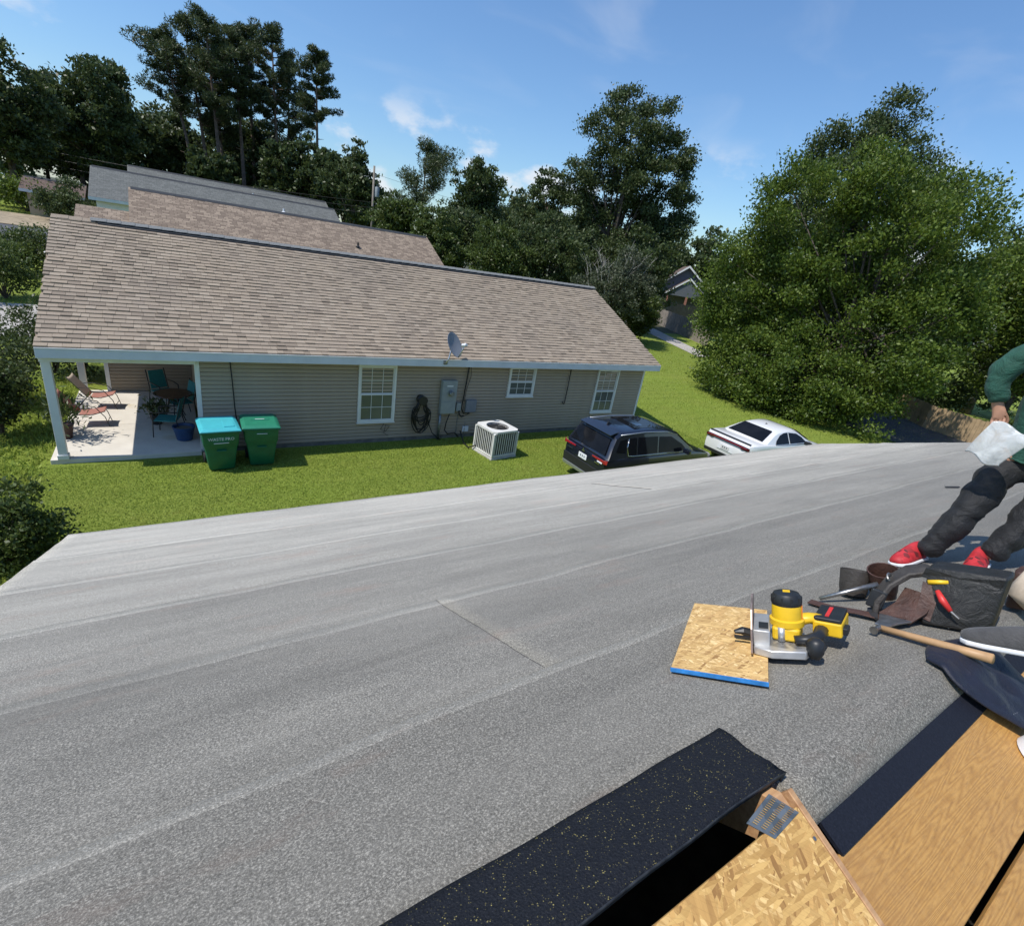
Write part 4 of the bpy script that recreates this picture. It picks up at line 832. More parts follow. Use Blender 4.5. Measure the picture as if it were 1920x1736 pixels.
# fences
def fence(name, label, pts, h, mat, bw=0.14):
    o = thing(name, label, 'fence', (*pts[0], gz(*pts[0]))); mb = MB(); rl = MB(); b0 = Vector((*pts[0], gz(*pts[0])))
    for (p, q) in zip(pts[:-1], pts[1:]):
        p = Vector((*p, 0)); q = Vector((*q, 0)); d = q-p; L = d.length; d.normalize(); n = int(L/(bw+.008)); rot = Matrix.Rotation(math.atan2(d.y, d.x), 3, 'Z'); nr = Vector((-d.y, d.x, 0))
        for i in range(n):
            c = p+d*((i+.5)*L/n); hh = h*random.uniform(.97, 1.02); mb.box(c+Vector((0, 0, hh/2+gz(c.x, c.y)))-b0, (bw, .02, hh), rot @ Matrix.Rotation(random.uniform(-.012, .012), 3, 'Y'))
        for z in (.4, h-.35): rl.box((p+q)/2+Vector((0, 0, z))+nr*.035-b0, (L, .04, .09), rot)
        for i in range(int(L/2.4)+1):
            c = p+d*min(L, i*2.4); pb = MB().box(c+nr*.09+Vector((0, 0, (h-.1)/2))-b0, (.09, .09, h-.1), rot); pb.build('post', mat, o)
    b = mb.build('boards', mat, o); b['kind'] = 'stuff'; rl.build('rail', mat, o); return o
fence('board_fence', 'weathered grey board fence at the edge of the gravel path', [(56.5, 52.6), (46.0, 35.0), (45.2, 33.2)], 2.0, M['fence_grey'], .2)
fence('board_fence', 'dark brown board fence in front of the gabled house', [(57.5, 51.5), (74, 50.0)], 2.6, M['fence_dark'], .2)
fence('picket_fence', 'pale cedar board fence behind the big tree at the lane', [(46.5, 20.5), (39.6, 14.6), (35.9, 10.6), (34.4, 4.2)], 1.35, M['fence_new'], .2)
# utility pole with transformer and wires
o = thing('utility_pole', 'wooden utility pole with grey transformer behind the second roof', 'utility pole', (18.2, 57.2, gz(18.2, 57.2)))
zb = gz(18.2, 57.2); mb = MB(); mb.tube([(0, 0, -.3), (0, 0, 11.5-zb)], [.16, .1], 10); mb.build('pole', M['pole_wood'], o, smooth=True)
mb = MB(); mb.lathe([(.05, 0), (.24, .02), (.25, .85), (.2, .92), (.05, .95)], (.36, 0, 8.75-zb), 14); mb.build('transformer', M['meter_grey'], o, auto=40)
mb = MB(); mb.box((.18, 0, 9.2-zb), (.3, .06, .08)); mb.tube([(.36, 0, 9.65-zb), (.36, 0, 9.95-zb)], [.05, .03], 8); mb.build('bracket', M['galv'], o)
for i, (z, x2, y2, zz) in enumerate(((8.2, -30, 74, 9.2), (7.7, -30, 74, 8.6), (7.2, -30, 74, 8.0), (10.8, 90, 60, 9.0))):
    a_ = Vector((18.2, 57.2, z)); b = Vector((x2, y2, zz)); pts = []
    for k in range(13):
        u = k/12; q = a_.lerp(b, u); q.z -= 1.1*4*u*(1-u); pts.append(q)
    mb = MB(); mb.tube(pts, .011, 4); tag(mb.build('overhead_wire', M['cable']), ['top one of the three wires running left from the pole', 'middle one of the three wires running left from the pole', 'lowest of the three wires running left from the pole', 'overhead wire running right from the pole top'][i], 'wire', 'overhead wires')
# small globe light by the lane, white vehicle up the street
o = thing('path_lamp', 'small white globe light by the cedar fence', 'lamp', (37.3, 14.0, 0)); mb = MB(); mb.tube([(0, 0, 0), (0, 0, .75)], .03, 8); mb.build('post', M['iron'], o); mb = MB(); mb.lathe([(.02, -.18), (.12, -.14), (.18, 0), (.14, .13), (.03, .18)], (0, 0, .9), 14); mb.build('globe', M['white_plain'], o, smooth=True)
# ------------------------------------------------------------------ text as thin mesh
def text_part(txt, size, mat, parent, loc, rot, name='lettering', ext=0.001):
    cu = bpy.data.curves.new(name, 'FONT'); cu.body = txt; cu.size = size; cu.extrude = ext; cu.align_x = 'CENTER'; cu.align_y = 'CENTER'; cu.resolution_u = 2
    tmp = bpy.data.objects.new('tmp', cu); COL.objects.link(tmp); me = bpy.data.meshes.new_from_object(tmp); bpy.data.objects.remove(tmp)
    me.name = name; me.materials.clear(); me.materials.append(mat); o = link(name, me, parent); o.location = loc; o.rotation_euler = rot; return o
# ------------------------------------------------------------------ wheeled bins
def wheelie(label, x, y, rz, lid, body, group, txt=None):
    o = thing('wheeled_bin', label, 'bin', (x, y, 0), rz, group)
    mb = MB(); R_ = []
    for (z, w, d0, d1) in ((0.03, .24, -.26, .16), (.06, .26, -.28, .2), (.45, .3, -.32, .3), (.62, .33, -.34, .33), (.66, .35, -.36, .35), (.96, .37, -.385, .38)):
        R_.append([(-w, d0, z), (-w+.05, d0-.03, z), (w-.05, d0-.03, z), (w, d0, z), (w, d1, z), (w-.05, d1+.03, z), (-w+.05, d1+.03, z), (-w, d1, z)])
    mb.loft(R_); mb.build('body', body, o, bevel=0.012, auto=35)
    mb = MB(); mb.b2((-.4, -.44, .955), (.4, .42, .99)); mb.build('rim', body, o, bevel=0.012)
    mb = MB(); mb.loft([[(-.41, -.45, .99), (.41, -.45, .99), (.41, .43, 1.0), (-.41, .43, 1.0)], [(-.41, -.45, 1.02), (.41, -.45, 1.02), (.41, .43, 1.04), (-.41, .43, 1.04)], [(-.33, -.37, 1.06), (.33, -.37, 1.06), (.33, .38, 1.09), (-.33, .38, 1.09)]])
    l = mb.build('lid', lid, o, bevel=0.02)
    mb = MB(); mb.b2((.08, -.3, 1.062), (.3, .3, 1.082)) if txt else mb.b2((-.2, -.05, 1.07), (.2, .12, 1.085)); mb.build('lid_panel', lid, l, bevel=0.008)
    mb = MB(); mb.tube([(-.36, .45, .98), (.36, .45, .98)], .018, 10); mb.build('handle', body, o)
    for s in (-1, 1):
        mb = MB(); mb.lathe([(.03, -.035), (.12, -.035), (.135, -.02), (.135, .02), (.12, .035), (.03, .035)], (s*.28, .3, .135), 18, Matrix.Rotation(PI/2, 3, 'Y')); w = mb.build('wheel', M['rubber'], o, auto=40)
        mb = MB(); mb.lathe([(.02, -.04), (.07, -.04), (.07, .04), (.02, .04)], (s*.28, .3, .135), 12, Matrix.Rotation(PI/2, 3, 'Y')); mb.build('hub', M['black_plastic'], w)
    mb = MB(); mb.b2((-.1, -.395, .5), (.1, -.345, .54)); mb.build('grab_bar', body, o, bevel=.01)
    if txt:
        mb = MB(); mb.prism([(-.17, -.405, .765), (.17, -.405, .765), (.17, -.412, .865), (-.17, -.412, .865)], (0, .006, 0)); p = mb.build('sticker', M['bin_green_lid'], o)
        text_part(txt, .095, M['white_plain'], o, (0, -.4175, .82), (PI/2-.06, 0, 0))
        mb = MB(); mb.b2((-.15, -.41, .715), (.15, -.392, .728)); mb.build('label_strip', M['white_plain'], o)
    else:
        mb = MB(); mb.b2((-.1, -.424, .865), (.12, -.404, .875)); mb.build('label_strip', M['white_plain'], o)
        mb = MB(); mb.box((0, 0, 1.089), (.2, .022, .004)); mb.build('lid_mark', M['white_plain'], o)
    return o
wheelie('dark green wheeled bin with a turquoise lid by the patio corner', 0.68, 12.58, math.radians(3), M['bin_teal_lid'], M['bin_green'], 'wheeled bins at the wall', 'WASTE PRO')
wheelie('all green wheeled bin to the right of the turquoise lidded one', 1.55, 12.68, math.radians(-2), M['bin_green_lid'], M['bin_green'], 'wheeled bins at the wall')
# ------------------------------------------------------------------ air conditioner
ac = thing('air_conditioner', 'white outdoor air conditioner unit standing on the grass', 'air conditioner', (7.84, 12.02, 0), math.radians(8))
mb = MB(); mb.b2((-.48, -.48, -.02), (.48, .48, .06)); mb.build('pad', M['concrete'], ac, bevel=.01)
mb = MB(); mb.b2((-.42, -.42, .075), (.42, .42, .76)); mb.build('core', M['iron'], ac)
mb = MB()
for sx in (-1, 1):
    for sy in (-1, 1): mb.b2((sx*.44-.03, sy*.44-.03, .07), (sx*.44+.03, sy*.44+.03, .8))
mb.b2((-.46, -.46, .07), (.46, .46, .13)); mb.build('cabinet', M['ac_white'], ac, bevel=.008)
n = 28; V = []; 
outer = []
for k in range(n):
    a_ = 2*PI*k/n; c, s = math.cos(a_), math.sin(a_); q = .475/max(abs(c), abs(s)); outer.append((c*q, s*q))
mb = MB(); ri = [(.34*math.cos(2*PI*k/n), .34*math.sin(2*PI*k/n)) for k in range(n)]
rings = [[(x, y, .80) for x, y in outer], [(x, y, .86) for x, y in outer], [(x, y, .865) for x, y in ri], [(x*.98, y*.98, .79) for x, y in ri]]
mb.loft(rings, caps=False); mb.build('top', M['ac_white'], ac, auto=30)
rib = MB().b2((-.012, -.006, .14), (.012, .012, .79)).mesh('louvre', M['ac_white'])
for f in range(4):
    for i in range(10):
        o = link('louvre', rib, ac); u = -.37+i*.082; a_ = f*PI/2; o.location = (u*math.cos(a_)+.452*math.sin(a_), u*math.sin(a_)-.452*math.cos(a_), 0); o.rotation_euler = (0, 0, a_)
mb = MB()
for k in range(7):
    r_ = .05+k*.046; mb.tube([(r_*math.cos(2*PI*j/24), r_*math.sin(2*PI*j/24), .845) for j in range(25)], .005, 4)
for k in range(4): a_ = k*PI/4; mb.tube([(-.335*math.cos(a_), -.335*math.sin(a_), .85), (.335*math.cos(a_), .335*math.sin(a_), .85)], .006, 4)
mb.build('fan_guard', M['iron'], ac)
mb = MB(); mb.lathe([(.0, 0), (.08, 0), (.08, .14), (0, .14)], (0, 0, .66), 12)
for k in range(4):
    a_ = k*PI/2; c, s = math.cos(a_), math.sin(a_); mb.add([(c*.07-s*.05, s*.07+c*.05, .7), (c*.07+s*.05, s*.07-c*.05, .73), (c*.32+s*.11, s*.32-c*.11, .75), (c*.32-s*.11, s*.32+c*.11, .69)], [(0, 1, 2, 3)])
mb.build('fan', M['galv'], ac)
mb = MB(); mb.tube([(-.44, .3, .2), (-.6, .5, .06), (-.5, .9, .05), (-.42, 1.25, .3)], .02, 6); mb.build('refrigerant_line', M['cable'], ac)
# ------------------------------------------------------------------ things on the wall
YW = 13.40
sd = thing('satellite_dish', 'grey satellite dish on the eave of the beige house', 'satellite dish', (6.4, 12.96, 2.5))
dirv = Vector((0.4, -0.78, 0.48)).normalized(); rotm = dirv.to_track_quat('Z', 'Y').to_matrix(); dc = Vector((.16, -.05, .5))
mb = MB(); pr = [(.001, 0), (.12, .006), (.24, .026), (.33, .052), (.335, .052), (.335, .044), (.24, .012), (.12, -.008), (.001, -.014)]
mb.lathe(pr, (0, 0, 0), 32, closed=False); mb.v = [tuple(rotm @ Vector((v[0]*.86, v[1]*1.08, v[2]))+dc) for v in mb.v]; mb.build('reflector', M['dish_grey'], sd, smooth=True)
low = rotm @ Vector((0, -.36, .03))+dc
if low.z > dc.z: low = rotm @ Vector((0, .36, .03))+dc
lnb = dc+dirv*.42+Vector((0, 0, -.12))
mb = MB(); mb.tube([(-.02, -.03, -.03), (.06, -.05, .12), (.1, -.02, .25), dc-dirv*.03], [.024, .024, .024, .03], 8); mb.build('mast', M['silver'], sd, smooth=True)
mb = MB(); mb.tube([low, low.lerp(lnb, .6)+Vector((0, 0, -.05)), lnb], [.018, .018, .018], 8); mb.build('feed_arm', M['silver'], sd, smooth=True)
mb = MB(); mb.tube([lnb+dirv*.05, lnb-dirv*.05, lnb-dirv*.09], [.045, .045, .03], 10); mb.tube([lnb+Vector((.08, 0, 0)), lnb-Vector((.08, 0, 0))], .035, 8); mb.build('feed_horn', M['white_plain'], sd, smooth=True)
mb = MB(); mb.b2((-.07, -.02, -.06), (.05, .012, .05)); mb.build('foot', M['galv'], sd)
em = thing('meter_box', 'tall grey electric meter box on the wall', 'meter box', (6.78, YW, 0))
mb = MB(); mb.b2((-.25, -.13, .84), (.25, .0, 1.88)); mb.build('cabinet', M['meter_grey'], em, bevel=.012)
mb = MB(); mb.b2((-.235, -.142, 1.25), (.235, -.131, 1.86)); mb.b2((-.235, -.142, .86), (.235, -.131, 1.235)); mb.build('cover', M['meter_grey'], em, bevel=.004)
mb = MB(); mb.lathe([(.095, 0), (.095, .03), (.08, .035), (.08, .1), (.06, .12), (.0, .12)], (.04, -.142, 1.5), 20, Matrix.Rotation(PI/2, 3, 'X')); mb.build('meter', M['galv'], em, auto=40)
mb = MB(); mb.b2((-.1, -.146, 1.7), (.1, -.1421, 1.73)); mb.build('data_plate', M['white_plain'], em)
mb = MB(); mb.tube([(-.2, -.06, .85), (-.2, -.06, .0)], .042, 10); mb.build('conduit', M['galv'], em, smooth=True)
mb = MB(); mb.tube([(.12, -.06, .85), (.02, -.08, .55), (.0, -.06, .3), (.1, -.08, .18), (.35, -.07, .2), (.5, -.07, .05)], .018, 6); mb.build('cable_loop', M['cable'], em, smooth=True)
jb = thing('junction_box', 'small dark grey utility box right of the meter', 'utility box', (7.6, YW, 0))
mb = MB(); mb.b2((-.18, -.1, .86), (.18, 0, 1.25)); mb.build('cover', M['dish_grey'], jb, bevel=.012)
mb = MB(); mb.tube([(-.4, -.03, 1.0), (-.41, -.03, .05)], .014, 6); mb.tube([(-.12, -.03, .5), (-.14, -.05, -.02)], .016, 6); mb.build('conduit', M['galv'], jb)
mb = MB(); mb.b2((-.5, -.07, .9), (-.34, 0, 1.16)); mb.build('terminal_box', M['meter_grey'], jb, bevel=.006)
mb = MB()
for k in range(5): mb.tube([(-.36-.02*k, -.06, .95), (-.42+.03*k, -.1, .78-.02*k), (-.2, -.1, .76), (-.1+.02*k, -.09, .82), (-.05, -.06, .9)], .007, 5)
mb.build('loose_wires', M['cable'], jb, smooth=True)
mb = MB(); mb.b2((7.42, YW-.05, .2), (7.62, YW, .38)); tag(mb.build('wall_vent', M['white_plain'], bevel=.008), 'small white vent cover low on the wall by the air conditioner', 'vent')
def cable(name, label, pts, r, group=None): 
    mb = MB(); mb.tube(pts, r, 6); return tag(mb.build(name, M['cable'], smooth=True), label, 'cable', group)
cable('wall_cable', 'thick black cable bundle hanging from the eave to the utility box', [(7.4, YW-.03, 2.33), (7.37, YW-.035, 1.9), (7.33, YW-.04, 1.4), (7.28, YW-.05, 1.0), (7.36, YW-.08, .82), (7.5, YW-.06, .85)], .022)
cable('wall_cable', 'thin black cable looping beside the thick bundle', [(7.47, YW-.03, 2.33), (7.5, YW-.03, 2.0), (7.4, YW-.035, 1.6), (7.36, YW-.03, 1.2)], .008)
cable('wall_cable', 'black hooked cable hanging between the two right windows', [(11.37, YW-.02, 2.33), (11.37, YW-.02, 1.6), (11.36, YW-.02, 1.1), (11.33, YW-.03, 1.02), (11.28, YW-.03, 1.06), (11.27, YW-.03, 1.13)], .016)
cable('wall_cable', 'black cable running down the wall behind the bins', [(1.05, YW-.02, 2.34), (1.08, YW-.02, 1.8), (1.1, YW-.025, 1.2), (1.14, YW-.03, .6), (1.12, YW-.03, .1)], .013)
cable('wall_cable', 'thin cable tangle under the leftmost window', [(4.85, YW-.03, .58), (4.75, YW-.05, .42), (4.9, YW-.05, .35), (5.02, YW-.04, .5), (4.9, YW-.05, .55), (4.86, YW-.04, .3), (4.98, YW-.05, .22)], .008)
hr = thing('garden_hose', 'coiled black garden hose hanging on the wall', 'hose', (5.92, YW, 0))
mb = MB(); rnd = random.Random(5)
for k in range(11):
    w = .2+rnd.uniform(-.05, .1); h = .38+rnd.uniform(-.12, .14); off = rnd.uniform(-.05, .05); yy = -.08-.013*k
    mb.tube([(off+w*math.sin(a_)*(1 if math.cos(a_) < .3 else .65), yy+.01*math.sin(3*a_), 1.28-h+h*math.cos(a_)) for a_ in [2*PI*j/22 for j in range(23)]], .014, 6)
mb.build('coil', M['cable'], hr, smooth=True)
mb = MB(); mb.tube([(.22, -.1, .95), (.27, -.1, .6), (.42, -.12, .25), (.62, -.14, .08), (.72, -.12, .02)], .014, 6); mb.build('tail', M['cable'], hr, smooth=True)
mb = MB(); mb.lathe([(.13, 0), (.13, .1), (.09, .12), (.09, .2), (.14, .22), (.14, .24), (0.0, .24)], (0, 0, 1.3), 16, Matrix.Rotation(PI/2, 3, 'X')); mb.build('hanger', M['black_plastic'], hr, auto=40)
# ------------------------------------------------------------------ patio furniture
def sling_chair(label, x, y, rz, back):
    o = thing('sling_chair', label, 'chair', (x, y, .1), rz, 'rust sling chairs on the patio')   # faces +x
    o.scale = (.86, .86, .86)
    def slingf(p0, p1, p2, w, sag):
        def fn(u, v):
            a_ = Vector(p0).lerp(Vector(p1), u) if p2 is None else (Vector(p0)*(1-u)**2+Vector(p1)*2*u*(1-u)+Vector(p2)*u*u)
            return (a_.x, (v-.5)*w, a_.z-sag*(1-(2*v-1)**2))
        return fn
    for nm, f, mt in (('seat', slingf((-.18, 0, .36), (.12, 0, .36), (.42, 0, .46), .5, .03), M['sling_rust']), ('backrest', slingf((-.2, 0, .38), (-.42, 0, .7), (-.62, 0, .98), .5, .03), back)):
        q = link(nm, grid_mesh(nm, f, 10, 8, mt), o); s_ = q.modifiers.new('t', 'SOLIDIFY'); s_.thickness = .008
    for s in (-1, 1):
        yy = s*.27; mb = MB(); mb.tube([(-.64, yy, 1.0), (-.42, yy, .68), (-.2, yy, .38), (.12, yy, .36), (.44, yy, .47)], .012, 6); mb.build('side_rail', M['iron'], o, smooth=True)
        mb = MB(); mb.tube([(-.42, yy, .66), (-.1, yy, .68), (.22, yy, .6), (.42, yy, .3), (.5, yy, .0)], .011, 6); mb.build('arm', M['iron'], o, smooth=True)
        mb = MB(); mb.tube([(-.2, yy, .38), (-.4, yy, .15), (-.5, yy, .0)], .011, 6); mb.build('leg', M['iron'], o, smooth=True)
    mb = MB(); mb.tube([(-.5, -.27, .012), (-.5, .27, .012)], .01, 6); mb.tube([(.45, -.27, .1), (.45, .27, .1)], .01, 6); mb.build('stretcher', M['iron'], o)
    return o
sling_chair('rust sling chair nearer the back wall of the patio', -1.85, 16.9, math.radians(-8), M['sling_tan'])
sling_chair('rust sling chair nearer the front patio post', -1.95, 15.5, math.radians(-2), M['sling_rust'])
def teal_chair(label, x, y, rz):
    o = thing('patio_chair', label, 'chair', (x, y, .1), rz, 'teal patio chairs in the shade')
    mb = MB(); mb.b2((-.24, -.24, .41), (.24, .24, .435)); mb.build('seat', M['teal'], o, bevel=.01)
    mb = MB(); mb.prism([(-.24, -.22, .46), (-.24, .22, .46), (-.36, .2, .95), (-.36, -.2, .95)], (.02, 0, .004)); mb.build('backrest', M['teal'], o, bevel=.006)
    for s in (-1, 1):
        for pts in ([(.24, s*.25, .63), (.25, s*.25, .4), (.27, s*.26, 0)], [(-.38, s*.24, .98), (-.25, s*.25, .45), (-.34, s*.26, 0)]):
            mb = MB(); mb.tube(pts, .013, 6); mb.build('leg', M['iron'], o, smooth=True)
        mb = MB(); mb.tube([(-.3, s*.25, .66), (0, s*.27, .66), (.24, s*.25, .63)], .014, 6); mb.build('arm', M['iron'], o, smooth=True)
    return o
teal_chair('teal patio chair with an empty seat nearest the lawn', -.3, 14.55, math.radians(165))
teal_chair('teal patio chair pushed behind the dark table', -.35, 16.9, math.radians(-60))
teal_chair('teal patio chair against the white corner post', .0, 15.9, math.radians(200))
tb = thing('patio_table', 'dark round patio table among the teal chairs', 'table', (-.15, 15.75, .1))
mb = MB(); mb.lathe([(.0, .68), (.44, .68), (.45, .695), (.44, .71), (0, .71)], n=28); mb.build('table_top', M['table_glass'], tb, auto=40)
for k in range(4):
    a_ = PI/4+k*PI/2; mb = MB(); mb.tube([(.1*math.cos(a_), .1*math.sin(a_), .68), (.2*math.cos(a_), .2*math.sin(a_), .3), (.34*math.cos(a_), .34*math.sin(a_), 0)], .014, 6); mb.build('leg', M['iron'], tb)
pt = thing('flower_pot', 'round dark blue flower pot beside the corner post', 'pot', (.02, 14.12, .1))
mb = MB(); mb.lathe([(.13, 0), (.17, .02), (.23, .3), (.25, .33), (.25, .36), (.22, .36), (.2, .28), (.0, .27)], n=24); mb.build('pot', M['pot_blue'], pt, auto=35)
mb = MB(); mb.lathe([(.0, .27), (.2, .285), (.19, .3), (0, .3)], n=16); mb.build('soil', M['footing'], pt)
pl = thing('potted_plant', 'leafy potted plant at the edge of the patio shade', 'plant', (-.55, 15.35, .1))
mb = MB(); mb.lathe([(.1, 0), (.15, .25), (.16, .28), (.13, .28), (0, .25)], n=16); mb.build('pot', M['iron'], pl, auto=35)
P = RNG.normal(0, 1, (260, 3))*np.array([.17, .17, .12])+np.array([0, 0, .45]); link('foliage', leaf_mesh('foliage', P, unit(P-np.array([0, 0, .2])), .13, M['leaf_dark'], .35), pl)
pl = thing('potted_plant', 'tall spiky plant behind the front sling chair', 'plant', (-2.3, 14.6, .1))
mb = MB(); mb.lathe([(.12, 0), (.17, .3), (.18, .33), (.14, .33), (0, .3)], n=16); mb.build('pot', M['leather_brown'], pl, auto=35)
P = RNG.normal(0, 1, (320, 3))*np.array([.2, .22, .2])+np.array([0, 0, .7]); link('foliage', leaf_mesh('foliage', P, unit(P-np.array([0, 0, .3])), .17, M['leaf_dark'], .25), pl)

# ------------------------------------------------------------------ cars
def car(name, label, loc, rz, spec):
    o = thing(name, label, 'car', loc, rz, None); S = spec; pm_ = S['paint']
    def body_ring(x, hw, zb, zt):
        zm = zb+(zt-zb)*.55
        half = [(hw*.86, zb), (hw*.965, zb+.06), (hw, zm-.12), (hw, zm+.08), (hw*.985, zt-.09), (hw*.955, zt-.025), (hw*.88, zt)]
        return [(x, -a_, z) for a_, z in half]+[(x, a_, z) for a_, z in reversed(half)]
    mb = MB(); mb.loft([body_ring(*q) for q in S['body']]); mb.build('body', pm_, o, auto=28)
    zb0, hb, hr, zr_ = S['cz'], S['chw'], S['crw'], S['czr']
    def hw_at(z): return hb+(hr-hb)*((z-zb0)/(zr_-zb0))
    def cab_ring(x, zt, k=1.0):
        w = hw_at(zt)*k; z1 = max(zb0+.01, zt-.07)
        half = [(hb*k, zb0), (hw_at(zb0+(z1-zb0)*.5)*k, zb0+(z1-zb0)*.5), (hw_at(z1)*k, z1), (w*.93, zt-.022), (w*.8, zt), (w*.4, zt+.012)]
        return [(x, -a_, z) for a_, z in half]+[(x, a_, z) for a_, z in reversed(half)]
    mb = MB(); mb.loft([cab_ring(*q) for q in S['cab']]); mb.build('cabin', pm_, o, auto=28)
    for s in (-1, 1):
        for poly in S['side_glass']:
            g_ = MB(); pts = [(x, s*(hw_at(z)+.004), z) for x, z in poly]; g_.prism(pts, (0, s*.006, .0015)); g_.build('side_window', M['cglass'], o)
        for pts, r_, mt in S['trim']:
            t_ = MB(); t_.tube([(x, s*(hw_at(z)+.012), z) for x, z in pts], r_, 6); t_.build('window_trim', mt, o, smooth=True)
        w_ = MB(); mx_, mz_ = S['mirror']; w_.loft([[(mx_+dx, s*(hb+.03+dy), mz_+dz) for dx, dz in ((-.02, -.07), (-.02, .07), (.1*q, .06), (.12*q, -.05))] for dy, q in ((0, .6), (.06, 1), (.2, 1), (.24, .6))]); w_.build('mirror', S['mirror_mat'], o, bevel=.02)
        for x in S['axles']:
            r_ = S['wr']; rr = Matrix.Rotation(PI/2, 3, 'X'); yy = s*(S['w']/2-.1)
            a_ = MB(); a_.lathe([(r_*.5, -.1), (r_+.05, -.1), (r_+.05, .105), (r_*.5, .105)], (x, yy, r_), 26, rr); a_.build('wheel_arch', M['black_plastic'], o, auto=40)
            t_ = MB(); t_.lathe([(r_*.62, -.115), (r_*.94, -.118), (r_, -.09), (r_, .09), (r_*.94, .118), (r_*.62, .115)], (x, yy, r_), 28, rr); wh = t_.build('wheel', M['rubber'], o, auto=40)
            d_ = MB(); d_.lathe([(0, -.1), (r_*.6, -.1), (r_*.62, -.118), (r_*.62, .118), (r_*.6, .1), (0, .1)], (x, yy, r_), 20, rr); d_.build('rim', M['silver'], wh, auto=40)
    for (nm, poly, vec, mt) in S['panels']:
        q = MB(); q.prism(poly, vec); q.build(nm, mt, o, bevel=.004, seg=1)
    return o, hw_at
suv_spec = dict(paint=M['paint_black'], w=1.86, body=[(0, .74, .5, .93), (.03, .82, .42, .98), (.12, .885, .34, 1.015), (.5, .93, .27, 1.04), (1.4, .93, .25, 1.045), (2.6, .93, .25, 1.045), (3.4, .93, .25, 1.04), (3.7, .92, .25, 1.02), (4.2, .9, .27, .95), (4.5, .84, .3, .86), (4.66, .72, .38, .76), (4.7, .6, .45, .7)],
  cz=1.0, chw=.875, crw=.68, czr=1.72, cab=[(.06, 1.02), (.1, 1.08), (.26, 1.42), (.36, 1.6), (.46, 1.655), (.8, 1.69), (1.5, 1.715), (2.2, 1.7), (2.6, 1.66), (2.8, 1.58), (3.2, 1.33), (3.55, 1.1), (3.64, 1.02)],
  side_glass=[[(2.02, 1.09), (2.02, 1.53), (2.5, 1.51), (2.98, 1.28), (3.22, 1.09)], [(1.18, 1.09), (1.18, 1.55), (1.95, 1.54), (1.95, 1.09)], [(.8, 1.1), (.86, 1.54), (1.12, 1.55), (1.12, 1.09)], [(.36, 1.2), (.5, 1.5), (.76, 1.53), (.7, 1.16)]],
  trim=[([(.82, 1.54), (.76, 1.3), (.8, 1.09), (1.0, 1.07), (2.0, 1.065), (3.25, 1.06)], .011, M['chrome']), ([(.5, 1.64), (1.4, 1.68), (2.3, 1.655), (2.75, 1.55)], .014, M['silver'])], mirror=(3.0, 1.12), mirror_mat=M['paint_black'], axles=(.95, 3.62), wr=.36,
  panels=[('rear_window', [(.075, -.72, 1.1), (.075, .72, 1.1), (.29, .6, 1.52), (.29, -.6, 1.52)], (-.012, 0, .004), M['cglass']),
   ('spoiler', [(.2, -.64, 1.6), (.2, .64, 1.6), (.5, .62, 1.675), (.5, -.62, 1.675)], (-.005, 0, .03), M['paint_black']),
   ('lower_bumper', [(-.03, -.78, .42), (-.03, .78, .42), (-.03, .8, .66), (-.03, -.8, .66)], (.12, 0, 0), M['black_plastic']),
   ('skid_plate', [(-.05, -.74, .33), (-.05, .74, .33), (-.05, .76, .42), (-.05, -.76, .42)], (.16, 0, 0), M['silver']),
   ('tail_light', [(.045, -.9, .9), (.0, -.8, .9), (.0, -.8, 1.0), (.06, -.9, 1.01)], (-.02, -.01, 0), M['taillight']),
   ('tail_light', [(-.005, -.81, .93), (-.005, -.36, .95), (-.005, -.36, .99), (-.005, -.81, 1.0)], (-.022, 0, 0), M['taillight']),
   ('tail_light', [(.045, .9, .9), (.0, .8, .9), (.0, .8, 1.0), (.06, .9, 1.01)], (-.02, .01, 0), M['taillight']),
   ('tail_light', [(-.005, .81, .93), (-.005, .36, .95), (-.005, .36, .99), (-.005, .81, 1.0)], (-.022, 0, 0), M['taillight']),
   ('reversing_light', [(-.012, -.78, .88), (-.012, -.58, .885), (-.012, -.58, .92), (-.012, -.78, .92)], (-.018, 0, 0), M['white_plain']),
   ('licence_plate', [(-.02, -.17, .73), (-.02, .17, .73), (-.02, .17, .88), (-.02, -.17, .88)], (-.012, 0, 0), M['white_plain']),
   ('roof_glass', [(1.2, -.5, 1.7145), (1.2, .5, 1.7145), (2.3, .48, 1.697), (2.3, -.48, 1.697)], (0, 0, .016), M['cglass']),
   ('windscreen', [(2.86, -.6, 1.565), (2.86, .6, 1.565), (3.52, .72, 1.135), (3.52, -.72, 1.135)], (.01, 0, .012), M['cglass'])])
suv, hwf = car('parked_car', 'black sport utility vehicle parked on the grass, rear towards the camera', (9.2, 9.62, 0), 0, suv_spec)
mb = MB(); mb.tube([(.11, -.1, 1.12), (.135, .22, 1.16)], .012, 5); mb.build('wiper', M['black_plastic'], suv)
mb = MB(); mb.prism([(.62, 0, 1.68), (.84, 0, 1.69), (.66, 0, 1.77)], (0, .03, 0)); mb.build('antenna', M['black_plastic'], suv, bevel=.006)
mb = MB()
for a_ in (90, 210, 330):   # three diamond emblem
    c, s = math.cos(math.radians(a_)), math.sin(math.radians(a_)); d = lambda r_, t_: (-.034, r_*c-t_*s, .985+r_*s+t_*c)
    mb.prism([d(0, 0), d(.034, .0196), d(.068, 0), d(.034, -.0196)], (-.008, 0, 0))
mb.build('emblem', M['chrome'], suv)
mb = MB(); mb.b2((-.04, -.7, .84), (-.028, -.5, .86)); mb.b2((-.04, .45, .84), (-.028, .7, .86)); mb.build('badge', M['chrome'], suv)
